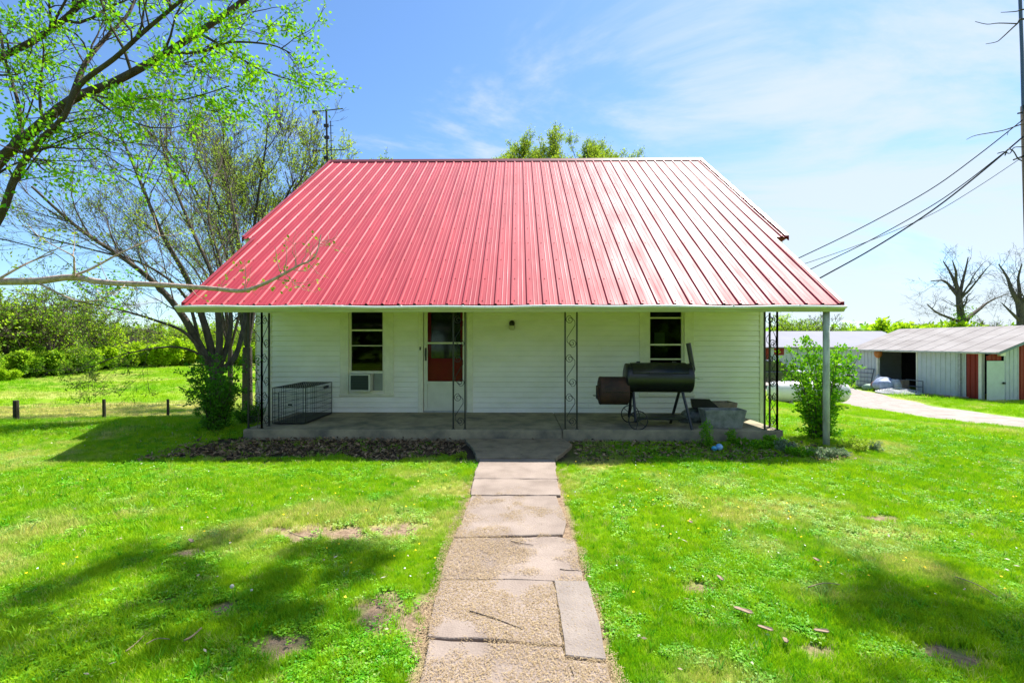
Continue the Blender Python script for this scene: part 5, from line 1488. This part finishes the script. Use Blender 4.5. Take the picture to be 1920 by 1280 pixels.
def spx(px):   # distance along the wall where a pixel column falls
    k = math.tan(math.atan((px - 960) / 853.0) - R(.74)); return (A.x - k * A.y) / (k * u.y - u.x)
for a, c, m, nm in ((1841, 1812, SHR, 'red_panel'), (1811, 1803, SHW, 'white_panel'), (1608, 1601, SHW, 'white_panel'), (1600, 1583, SHR, 'red_panel')):
    s0, s1 = max(spx(a), .0), min(spx(c), L)
    if s1 > s0: ribbed(sp(s0), sp(s1), Zg, Ze - .1, m, nm, shed)
MB().box(-.08, .08, -.08, .08, Zg, Ze - .05, Matrix.Translation((*sp(spx(1842), .06), 0))).build('corner_post', TRIM, shed)
# sliding doors hang proud of the wall
s0, s1 = spx(1799), spx(1724); ribbed(sp(s0, .12), sp(s1, .12), Zg + .12, Ze - .16, SHW, 'sliding_door', shed, .26)
s2, s3 = spx(1646), spx(1607); ribbed(sp(s2, .12), sp(s3, .12), Zg + .12, Ze - .16, SHW, 'sliding_door', shed, .26)
MB().box(-.06, .06, -.06, .06, Zg, Ze - .1, Matrix.Translation((*sp(spx(1801), .05), 0))).build('door_post', GALV, shed)
MB().box(-.07, .07, -.07, .07, Zg, Ze - .1, Matrix.Translation((*sp(spx(1647), .05), 0))).build('door_post', TRIM, shed)
MB().box(-.04, .04, -.04, .04, Zg, Ze - .1, Matrix.Translation((*sp(spx(1722.5), .10), 0))).build('door_post', TRIM, shed)
def beam(s0, s1, off, z0, z1, th, m, nm):
    p, q = Vector((*sp(s0, off), 0)), Vector((*sp(s1, off), 0)); d = (q - p); n_ = Vector((-d.y, d.x, 0)).normalized() * th
    vs = [p + Vector((0, 0, z0)), q + Vector((0, 0, z0)), q + n_ + Vector((0, 0, z0)), p + n_ + Vector((0, 0, z0))]
    vs += [v + Vector((0, 0, z1 - z0)) for v in vs]
    return MB().add(vs, [(3, 2, 1, 0), (4, 5, 6, 7), (0, 1, 5, 4), (1, 2, 6, 5), (2, 3, 7, 6), (3, 0, 4, 7)]).build(nm, m, shed)
beam(.1, L, .10, Ze - .17, Ze - .06, .08, mat('door_track', (.30, .29, .27), .6, vary=.4, vscale=9), 'door_track')
beam(.6, L - .2, .02, Ze - .22, Ze - .05, .06, TRIM, 'header')
# hollow shell: back walls and a sheet coloured dark as the unlit inside
p0, p1 = sp(.0), sp(L); q0 = (A + nR * Wd); q1 = (Bc + nR * Wd)
MB().add([(q0.x, q0.y, Zg), (q1.x, q1.y, Zg), (q1.x, q1.y, Ze), (q0.x, q0.y, Ze)], [(0, 1, 2, 3)]).build('back_wall', SHW, shed)
m_ = Vector(p1).lerp(q1, .5); MB().add([(p1[0], p1[1], Zg), (q1.x, q1.y, Zg), (q1.x, q1.y, Ze), (m_.x, m_.y, Zr), (p1[0], p1[1], Ze)], [(0, 1, 2, 3, 4)]).build('end_wall', SHW, shed)
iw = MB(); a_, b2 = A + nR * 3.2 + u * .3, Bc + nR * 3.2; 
iw.add([(a_.x, a_.y, Zg), (b2.x, b2.y, Zg), (b2.x, b2.y, Ze + .5), (a_.x, a_.y, Ze + .5)], [(0, 1, 2, 3)]); iw.build('doorway_shade', mat('shed_inside_shade', (.012, .015, .016), .9, vary=.7, vscale=1.5), shed)  # near-black sheet added; the doorway's unlit depth is put into its colour
# gable end facing us
gE = lambda s, o=0: (A + nR * s - u * o)
def zgab(s): return Ze + (Zr - Ze) * (s / (Wd / 2)) if s < Wd / 2 else Ze + (Zr - Ze) * (2 - s / (Wd / 2))
def gpx(px): k = math.tan(math.atan((px - 960) / 853.0) - R(.74)); return (k * A.y - A.x) / (nR.x - k * nR.y)
dz1 = Zg + .15 + 2.0
g1, g2, g3, g4 = gpx(1849), gpx(1882), gpx(1876), gpx(1910)
def gp_(s0, s1, z0, m, nm):
    p, q = gE(s1), gE(s0)
    return ribbed((q.x, q.y), (p.x, p.y), z0, zgab(s0) - .06, m, nm, shed, .23, -.03, zgab(s1) - .06)
gp_(g1, g3, dz1 + .03, SHR, 'red_panel'); gp_(g3 + .18, g4, Zg, SHW, 'white_panel'); gp_(g4, Wd / 2, Zg, SHR, 'red_panel'); gp_(Wd / 2, Wd, Zg, SHW, 'white_panel')
p, q = gE(g1, .02), gE(g3 + .17, .02)
dr = MB().add([(p.x, p.y, Zg + .12), (q.x, q.y, Zg + .12), (q.x, q.y, dz1), (p.x, p.y, dz1)], [(0, 1, 2, 3)]).build('door', mat('shed_door_paint', (.52, .60, .54), .5, vary=.1), shed)
k_ = gE(g3 + .09, .08); MB().box(k_.x - .04, k_.x + .04, k_.y - .04, k_.y + .04, Zg + 1.0, Zg + 1.1).build('handle', IRON, dr)
p = gE(g3 - .1, .1); MB().box(p.x - .12, p.x + .12, p.y - .1, p.y + .1, zgab(g3) - .34, zgab(g3) - .16).build('flood_light', TRIM, shed)
def shedroof(A3, B3, A4, B4, m, name, parent, n=26, th=.05):
    """sheets from the eave line A3-B3 to the ridge line A4-B4"""
    for i in range(n):
        f0, f1 = i / n, (i + 1) / n
        a, b_, c, d = A3.lerp(B3, f0), A3.lerp(B3, f1), A4.lerp(B4, f1), A4.lerp(B4, f0)
        e0 = a.lerp(b_, .12); e1 = d.lerp(c, .12); up2 = Vector((0, 0, .012))
        mm = MB().add([a, a + up2, e0 + up2, e0 + Vector((0, 0, .0)), b_, c, e1, e1 + up2, d + up2, d], [(0, 9, 8, 1), (1, 8, 7, 2), (2, 7, 6, 3), (3, 6, 5, 4)])
        mm.build('roof_sheet', m, parent)
E0, E1 = A - u * .35 - nR * .45, Bc + u * .35 - nR * .45; R0, R1 = A - u * .35 + nR * Wd / 2, Bc + u * .35 + nR * Wd / 2; F0, F1 = A - u * .35 + nR * (Wd + .45), Bc + u * .35 + nR * (Wd + .45)
ze = Ze - .0 - .45 * (Zr - Ze) / (Wd / 2)
v3 = lambda p, z: Vector((p.x, p.y, z))
srf = MB().add([v3(E0, ze + .03), v3(E1, ze + .03), v3(R1, Zr + .03), v3(R0, Zr + .03), v3(F0, ze + .03), v3(F1, ze + .03)], [(0, 3, 2, 1), (3, 4, 5, 2)]).build('roof', SHROOF, shed)
shedroof(v3(E0, ze + .05), v3(E1, ze + .05), v3(R0, Zr + .06), v3(R1, Zr + .06), SHROOF, 'roof', srf, 10); shedroof(v3(F1, ze + .05), v3(F0, ze + .05), v3(R1, Zr + .06), v3(R0, Zr + .06), SHROOF, 'roof', srf, 10)
MB().add([v3(E0, ze - .08), v3(R0, Zr - .09), v3(R0, Zr + .04), v3(E0, ze + .04)], [(0, 1, 2, 3)]).build('rake_trim', mat('blue_grey_trim', (.16, .22, .24), .5), srf)
MB().add([v3(E0, ze - .03), v3(E1, ze - .03), v3(E1, ze + .05), v3(E0, ze + .05)], [(3, 2, 1, 0)]).build('eave_trim', GALV, srf)

barn = thing('long_barn', 'long low white barn with a pale roof farther back beyond the driveway', 'barn', (0, 0, 0))
bA, bB = Vector((21, 50)), Vector((43.0, 50)); bz0 = h1(30, 50) - .2; bz1 = 1.32
def bx_(px): return xat(px, 50)
cuts = [(21, bx_(1432), SHW, 'white_panel'), (bx_(1432), bx_(1441), SHR, 'red_panel'), (bx_(1441), bx_(1451), SHW, 'white_panel'), (bx_(1451), bx_(1470), None, ''), (bx_(1470), 43, SHW, 'white_panel')]
for a, c, m, nm in cuts:
    if m: ribbed((c, 50), (a, 50), bz0, bz1, m, nm, barn, .5, .05)
    else:
        ribbed((c, 50), (a, 50), bz1 - 1.05, bz1 - .1, SHR, 'red_panel', barn, .5, .05); ribbed((c, 50.02), (a, 50.02), bz0, bz1, SHW, 'white_panel', barn, .5, .05)
MB().add([(20.5, 49.5, 1.15), (43.5, 49.5, 1.15), (43.5, 55, 2.98), (20.5, 55, 2.98), (20.5, 60.5, 1.15), (43.5, 60.5, 1.15), (20.5, 49.5, 1.05), (43.5, 49.5, 1.05)], [(0, 1, 2, 3), (3, 2, 5, 4), (6, 7, 1, 0)]).build('roof', mat('barn_roof', (.25, .255, .30), .8, spec=.15, vary=.08, vscale=.5), barn)
MB().add([(43, 50.01, bz0), (43, 60, bz0), (43, 60, 1.2), (43, 55, 2.9), (43, 50.01, 1.2)], [(0, 1, 2, 3, 4)]).add([(21, 50.01, bz0), (21, 60, bz0), (21, 60, 1.2), (21, 55, 2.9), (21, 50.01, 1.2)], [(4, 3, 2, 1, 0)]).build('end_wall', SHW, barn)
MB().box(43.2, 44.8, 56, 57.2, 2.2, 2.95).build('roof_vent', GALV, barn)

# ------------------------------------------------------------------ propane tank
yt = 20.6; tc_ = at(1515, 731, yt); tz = tc_.z
tank = thing('propane_tank', 'white horizontal propane tank on the grass behind the leafy shrub', 'propane tank', (tc_.x, yt, h1(tc_.x, yt)))
hz = .52 + .12; Lt = 1.45; rt = .47
pts, rad = [], []
for k in range(7): a = math.pi / 2 * k / 6; pts.append((-Lt + .0 - math.cos(a) * .32, 0, hz)); rad.append(max(rt * math.sin(a), .002))
pts2 = [(-p[0], 0, hz) for p in pts[::-1]]
MB().tube(pts + pts2, rad + rad[::-1], 22, False).build('tank', mat('tank_white', (.66, .66, .68), .35, vary=.08), tank, True)
MB().tube([(0, 0, hz + rt - .03), (0, 0, hz + rt + .12), (0, 0, hz + rt + .16)], [.16, .16, .10], 16).build('dome', GALV, tank)
for x in (-.9, .9): MB().box(x - .08, x + .08, -.32, .32, -.05, .30).build('foot', TROUGH, tank)

# ------------------------------------------------------------------ vehicles
def vehicle(name, label, cat, loc, rz, prof, glassprof, paint, W_=1.75, wheels=(-1.35, 1.35), wr=.36, tail=True):
    t_ = thing(name, label, cat, loc, rz)
    def extr(pr, w0, w1, m, nm, par, inset=0):
        n_ = len(pr); vs = [(x, w0, z) for x, z in pr] + [(x, w1, z) for x, z in pr]
        fs = [tuple(range(n_)), tuple(range(2 * n_ - 1, n_ - 1, -1))] + [((i + 1) % n_, i, n_ + i, n_ + (i + 1) % n_) for i in range(n_)]
        o = MB().add(vs, fs).build(nm, m, par); return o
    body_, cab = prof
    bo_ = extr(body_, -W_ / 2, W_ / 2, paint, 'body', t_); bev(bo_, .05, 3)
    cb = extr(cab, -W_ / 2 + .10, W_ / 2 - .10, paint, 'cab', t_); bev(cb, .05, 3)
    gm_ = mat('car_glass', (.02, .03, .035), .08, spec=.8)
    for gl in glassprof:
        for s in (-1, 1):
            n_ = len(gl); y_ = s * (W_ / 2 - .094); vs = [(x, y_, z) for x, z in gl] + [(x, y_ + s * .01, z) for x, z in gl]
            fs = [tuple(range(n_)) , tuple(range(2 * n_ - 1, n_ - 1, -1))] + [((i + 1) % n_, i, n_ + i, n_ + (i + 1) % n_) for i in range(n_)]
            MB().add(vs, fs).build('side_window', gm_, t_)
    # windscreen and rear glass lie on the cab's sloping ends
    def endglass(p, q, nm):
        (xa, za), (xb, zb_) = p, q; d = Vector((zb_ - za, 0, -(xb - xa))).normalized() * .012
        if d.x * (1 if (xa + xb) > 0 else -1) < 0: d = -d
        a = Vector((xa, -W_ / 2 + .2, za)) + d; b__ = Vector((xa, W_ / 2 - .2, za)) + d; c = Vector((xb, W_ / 2 - .25, zb_)) + d; e_ = Vector((xb, -W_ / 2 + .25, zb_)) + d
        MB().add([a, b__, c, e_], [(0, 1, 2, 3)]).build(nm, gm_, t_)
    endglass(cab[0], cab[-1], 'rear_window'); endglass(cab[-3], cab[-2], 'windscreen') if False else endglass(cab[1], cab[2], 'windscreen')
    for x in wheels:
        for s in (-1, 1):
            wo_ = MB().tube([(x, s * (W_ / 2 - .20), wr), (x, s * (W_ / 2 + .01), wr)], wr, 20).build('wheel', mat('tyre', (.02, .02, .02), .9), t_)
            MB().tube([(x, s * (W_ / 2 + .011), wr), (x, s * (W_ / 2 + .02), wr)], wr * .55, 16).build('rim', GALV, wo_)
    xf = max(p[0] for p in body_); xr = min(p[0] for p in body_)
    for s in (-1, 1):
        MB().box(xf - .06, xf + .015, s * .62 - .14, s * .62 + .14, .72, .86).build('headlight', mat('lamp_clear', (.7, .7, .7), .15), t_)
        MB().box(xr - .015, xr + .06, s * .66 - .10, s * .66 + .10, .72, .95).build('tail_light', mat('lamp_red', (.45, .02, .02), .3), t_)
        MB().box(.72, .86, s * (W_ / 2 + .10) - .08, s * (W_ / 2 + .10) + .08, 1.05, 1.22).build('mirror', GALV, t_)
    MB().box(xr - .06, xr + .04, -W_ / 2 + .06, W_ / 2 - .06, .42, .56).build('bumper', GALV, t_); MB().box(xf - .04, xf + .06, -W_ / 2 + .06, W_ / 2 - .06, .40, .56).build('bumper', GALV, t_)
    return t_
BLK = mat('black_car_paint', (.012, .02, .025), .18, spec=.7, coat=.6)
WHT = mat('white_car_paint', (.62, .64, .66), .25, spec=.6, coat=.4)
suv = ([(-2.35, .38), (2.3, .38), (2.38, .62), (2.30, .98), (1.15, 1.08), (-2.35, 1.08), (-2.40, .7)], [(-2.25, 1.06), (1.05, 1.06), (.35, 1.70), (-.2, 1.80), (-1.9, 1.78)])
suv = ([(-2.35, .38), (2.3, .38), (2.38, .62), (2.30, .98), (1.15, 1.08), (-2.35, 1.08), (-2.40, .7)], [(-2.25, 1.06), (1.05, 1.06), (.40, 1.78), (-1.9, 1.80)])
sg = [[(-.05, 1.12), (.80, 1.12), (.33, 1.66), (-.05, 1.68)], [(-1.05, 1.12), (-.13, 1.12), (-.13, 1.68), (-1.05, 1.70)], [(-2.05, 1.12), (-1.15, 1.12), (-1.15, 1.70), (-1.85, 1.70)]]
xv = xat(1441, 30.5); vehicle('parked_car', 'dark parked utility vehicle seen between the right porch posts and the shrub', 'car', (xv, 30.5, h1(xv, 30.5)), 0, suv, sg, BLK)
sed = ([(-2.2, .32), (2.15, .32), (2.22, .55), (2.1, .82), (1.1, .93), (-1.6, .95), (-2.2, .90), (-2.25, .6)], [(-1.75, .93), (1.0, .92), (.25, 1.42), (-.95, 1.44)])
sg2 = [[(-.02, .97), (.78, .97), (.2, 1.36), (-.02, 1.37)], [(-1.35, .97), (-.1, .97), (-.1, 1.38), (-.85, 1.38)]]
xv = xat(1543, 33.5); vehicle('parked_car', 'white parked car glimpsed through the leafy shrub by the pipe post', 'car', (xv, 33.5, h1(xv, 33.5)), R(160), sed, sg2, WHT)

# ------------------------------------------------------------------ gate panel and clutter by the shed door
def onw(px, off): s = spx(px); return Vector((*sp(s, off), 0))
a, b_ = onw(1610, .55), onw(1643, .45)
gt = thing('gate_panel', 'grey tubular gate panel leaning against the left sliding door of the shed', 'gate', (a.x, a.y, h1(a.x, a.y)))
d = b_ - a; TB = mat('grey_tube', (.14, .15, .17), .5, metal=.4)
zt = 1.25
for f in (0, 1): MB().tube([d * f, d * f + Vector((.25, 0, zt))], .032, 8).build('upright', TB, gt)
for k in range(5): h_ = Vector((.25, 0, zt)) * (.12 + .87 * k / 4); MB().tube([h_, d + h_], .024, 6).build('rail', TB, gt)
random.seed(4)
def heap(name, label, cat, px, off, sx, sy, sz, m, n=2, seed=0):
    p = onw(px, off); random.seed(seed); t_ = MB()
    vs, fs = uvs((0, 0, sz * .5), 1, 14, 8); vs = [(x * sx * (1 + .16 * math.sin(y * 5 + x * 3 + seed)), y * sy * (1 + .14 * math.sin(x * 6 + seed)), sz * .5 + (z - sz * .5) * sz * .5 * (1 + .2 * math.sin(x * 4 + y * 5 + seed))) for x, y, z in vs]
    o = t_.add(vs, fs).build(name, m, None, True, (p.x, p.y, h1(p.x, p.y) - .02)); o.scale = (1, 1, 1.5); return tag(o, label, cat)
C = lambda n_, c, r=.6: mat(n_, c, r, vary=.35, vscale=7)
heap('tarp', 'pale blue crumpled tarp on the junk pile before the shed doorway', 'tarp', 1697, 1.4, .55, .5, .55, C('blue_tarp', (.35, .42, .58)), seed=1)
heap('tarp', 'brown orange cloth in the middle of the junk pile', 'cloth', 1684, 1.3, .40, .35, .42, C('brown_cloth', (.34, .17, .11)), seed=2)
heap('rubbish_bag', 'white and black bag at the right of the junk pile', 'bag', 1707, 1.0, .38, .4, .5, C('bag_white', (.45, .46, .46)), seed=3)
heap('rubbish_bag', 'grey green bag low at the left of the junk pile', 'bag', 1672, 1.5, .42, .4, .26, C('green_bag', (.22, .34, .24)), seed=4)
heap('rubbish_bag', 'white round bundle standing at the left of the junk pile', 'bag', 1666, .7, .22, .22, .62, C('white_bundle', (.62, .60, .58)), seed=5)
heap('rubbish_bag', 'small dark bag behind the pale blue tarp', 'bag', 1690, .7, .5, .4, .45, C('dark_bag', (.04, .045, .05)), seed=6)
p = onw(1656, .4)
tag(MB().tube([(0, 0, 0), (0, 0, .42)], [.17, .2], 14).build('bucket', C('green_bucket', (.20, .38, .34)), None, True, (p.x, p.y, h1(p.x, p.y))), 'pale green bucket just inside the shed doorway', 'bucket')
p = onw(1662, .8)
jc = MB().box(-.14, .14, -.1, .1, 0, .36).build('fuel_can', C('red_can', (.42, .06, .035)), None, False, (p.x, p.y, h1(p.x, p.y))); bev(jc, .04, 3); tag(jc, 'small red fuel can beside the bucket at the shed door', 'fuel can')
p = onw(1732, 1.6); m = MB()
for k in range(6):
    r_ = .95 - .10 * k
    m.tube([(math.cos(q) * r_ * 1.15, math.sin(q) * r_, .06 + .035 * k + .02 * math.sin(q * 3 + k)) for q in [2 * math.pi * j / 30 for j in range(31)]], .035, 6, False)
tag(m.build('hose_coil', C('white_hose', (.66, .66, .66)), None, True, (p.x, p.y, h1(p.x, p.y))), 'large coil of white hose lying on the grass before the shed', 'hose coil')
p = onw(1716, .6); q = onw(1745, .5); m = MB().tube([(0, 0, .05), (0, 0, .75), q - p + Vector((0, 0, .72)), q - p + Vector((0, 0, .05))], .03, 8).tube([(0, 0, .4), q - p + Vector((0, 0, .38))], .025, 6)
tag(m.build('metal_frame', TB, None, False, (p.x, p.y, h1(p.x, p.y))), 'grey bent metal frame leaning by the right sliding door', 'frame')
p = onw(1713, .7); m = MB().box(-.22, .22, -.2, .2, 0, .72); tag(bev(m.build('crate', C('brown_crate', (.20, .15, .11)), None, False, (p.x, p.y, h1(p.x, p.y))), .03), 'brown box beside the shed doorway behind the white coil', 'box')
for i, (a, b_, l_) in enumerate([(1775, .8, .9), (1792, .7, .6), (1812, .6, .9)]):
    p = onw(a, b_); m = MB().box(-l_ / 2, l_ / 2, -.08, .08, 0, .06); o = m.build('plank', C('pinkish_plank', (.36, .22, .17)), None, False, (p.x, p.y, h1(p.x, p.y) + .02)); o.rotation_euler = (0, 0, R(95 + 20 * i))
    tag(o, ['reddish plank on the ground left of the grey door post of the shed', 'short reddish plank in front of the grey door post of the shed', 'reddish plank under the red corner panel of the shed'][i], 'plank')
# piece of orange cloth at the top of the doorway
p = onw(1650, .14); vs, fs = uvs((0, 0, 0), .22, 10, 6, 1.3); tag(MB().add(vs, fs).build('hanging_cloth', C('orange_cloth', (.55, .20, .05)), None, True, (p.x, p.y, Ze - .35)), 'orange bundle hanging at the top left of the shed doorway', 'cloth')

# ------------------------------------------------------------------ small things on the lawn and walkway
STICK = mat('dark_stick', (.05, .04, .035), .9, vary=.4, vscale=40)
def ground_at(px, py, zoff=0.02):
    y = 1.75 * 853 / (py - 640)
    for _ in range(4):
        x = xat(px, y); y = (1.75 - h1(x, y) - zoff) * 853 / (py - 640) + x * .0129
    return Vector((xat(px, y), y, h1(xat(px, y), y) + zoff))
def stick(ps, r, lab, m=STICK, z=.035):
    pp = [ground_at(a, b_, z) for a, b_ in ps]; o = pp[0]
    me_ = MB().tube([q - o for q in smooth(pp, 3)], [r * (1 - .4 * i / (3 * (len(pp) - 1))) for i in range(3 * (len(pp) - 1) + 1)], 6)
    return tag(me_.build('stick', m, None, True, o), lab, 'stick')
stick([(881, 1145), (905, 1152), (930, 1160), (955, 1169), (980, 1179)], .0062, 'thin dark stick lying across the walkway slabs')
stick([(958, 1014), (980, 1018), (1000, 1021)], .004, 'short dark twig on the walkway farther up')
stick([(1050, 1066), (1066, 1068), (1084, 1068)], .003, 'hair thin twig at the right edge of the walkway')
stick([(1070, 1248), (1073, 1258), (1076, 1266)], .004, 'tiny dark twig near the bottom of the walkway')
PALE = mat('pale_stick', (.30, .23, .15), .85, vary=.3, vscale=30)
stick([(540, 995), (555, 1002), (585, 1012)], .004, 'pale curved stick in the dry patch left of the walkway', PALE, .05)
stick([(236, 1220), (255, 1205), (270, 1190)], .004, 'pale stick in the grass at lower left, pointing away', PALE, .05)
stick([(275, 1206), (295, 1196), (318, 1197)], .0035, 'short pale twig right of another stick at lower left', PALE, .05)
stick([(345, 1200), (360, 1192), (378, 1176)], .007, 'forked pale piece of wood in the shaded grass at left', PALE, .05)
stick([(1515, 1100), (1545, 1092), (1575, 1095)], .004, 'pale stick in the grass at the near edge of the right shadow', PALE, .05)
stick([(1790, 1080), (1820, 1090), (1845, 1102), (1870, 1118)], .004, 'long pale twig in the grass at the right', PALE, .05)
stick([(1440, 815), (1455, 811), (1470, 806)], .004, 'thin twig on the sunlit corner of the porch slab', STICK, .21)
CHIP = mat('bark_chip', (.28, .205, .14), .85, vary=.35, vscale=25)
chips = [(1375, 1137, 1412, 1150, 'largest brown bark chip in the grass right of the walkway'), (1420, 1172, 1450, 1182, 'second bark chip, just below the largest'), (1345, 1078, 1356, 1088, 'pale upright chip right of the walkway'),
         (1525, 1180, 1555, 1184, 'flat brown bark chip farther right in the grass'), (1290, 975, 1298, 980, 'small pale chip high on the right lawn'), (1525, 1045, 1536, 1052, 'small pale chip in the middle of the right lawn'),
         (1470, 1195, 1476, 1205, 'small pale chip near the bottom right'), (355, 1010, 362, 1016, 'brown chip by the dry patch on the left lawn')]
for (a, b_, c, d, lab) in chips:
    p, q = ground_at(a, b_, .05), ground_at(c, d, .05); L_ = (q - p); w_ = Vector((-L_.y, L_.x, 0)).normalized() * max(.012, L_.length * .14)
    m = MB().add([Vector((0, 0, 0)), w_ + L_ * .15, w_ * .8 + L_ * .9 + Vector((0, 0, .008)), L_, L_ * .85 - w_, L_ * .1 - w_ * .8], [(0, 1, 2, 3, 4, 5)])
    o = m.build('bark_chip', CHIP, None, False, p); sm_ = o.modifiers.new('thickness', 'SOLIDIFY'); sm_.thickness = .006; tag(o, lab, 'bark chip')
# scattered pale leaves, chips and flowers that nobody would count
n = 420
x, y = pts_region(n * 2, 2.0, 9.5, -14, 16); k = lawn_keep(x, y); x, y = x[k], y[k]; n = len(x)
an_ = rng.uniform(0, 6.28, n); D_ = np.stack([np.cos(an_), np.sin(an_), rng.uniform(-.2, .5, n)], 1); D_ /= np.linalg.norm(D_, axis=1)[:, None]
Vq, Fq = quads(np.stack([x, y, H(x, y) + rng.uniform(.025, .06, n)], 1), D_, rng.uniform(.012, .045, n), rng.uniform(.008, .022, n), np.tile([0, 0, 1.], (n, 1)) + rng.normal(size=(n, 3)) * .4)
o = np_mesh('fallen_leaves', Vq, Fq, leafmat('dead_leaf_pale', (.30, .22, .12), (.62, .56, .48), .2), kind='stuff'); o['label'] = 'pale dead leaves and chips scattered through the grass'; o['category'] = 'leaves'
for (nm, n, m, zl, zh, sz, lab) in (('dandelions', 260, leafmat('dandelion', (.75, .50, .01), (.85, .62, .02), .1), .05, .08, .010, 'tiny yellow flowers scattered in the lawn'), ('white_flowers', 170, leafmat('white_petal', (.6, .66, .6), (.8, .8, .78), .2), .04, .07, .008, 'tiny white clover flowers scattered in the lawn')):
    x, y = pts_region(n * 6, 2.0, 10, -14, 16); k = lawn_keep(x, y) & (value_noise(x, y, .8, 90 + len(nm)) > .55); x, y = x[k][:n], y[k][:n]; n = len(x)
    z = H(x, y) + rng.uniform(zl, zh, n); Vq = []; Fq = []
    an_ = rng.uniform(0, 6.28, n); V0 = np.stack([x, y, z], 1); V4 = np.zeros((n, 4, 3))
    for j in range(4):
        V4[:, j, 0] = x + np.cos(an_ + j * np.pi / 2) * sz; V4[:, j, 1] = y + np.sin(an_ + j * np.pi / 2) * sz; V4[:, j, 2] = z + rng.uniform(-.006, .006, n)
    o = np_mesh(nm, V4.reshape(-1, 3), np.arange(n * 4).reshape(n, 4), m, kind='stuff'); o['label'] = lab; o['category'] = 'flowers'
# dandelion clock stalks
for i, (px, py, ty) in enumerate([(438, 1145, 1098), (472, 1130, 1105)]):
    g_ = ground_at(px, py, 0); hh = (py - ty) / 853 * g_.y
    t_ = thing('seed_head', ['round white seed head on a tall stalk in the shaded grass at left', 'small bent seed head right of the taller one'][i], 'weed', g_)
    MB().tube([(0, 0, 0), (.004, 0, hh * .5), (-.01 * (1 - i), 0, hh)], .0022, 5).build('stalk', MATS['spring_leaf'], t_)
    vs, fs = uvs((-.01 * (1 - i), 0, hh), .013 if i == 0 else .008, 10, 6); MB().add(vs, fs).build('head', mat('seed_fluff', (.55, .52, .46), .9), t_, True)
for i, (px, py) in enumerate([(1288, 860), (1135, 815)]): pass
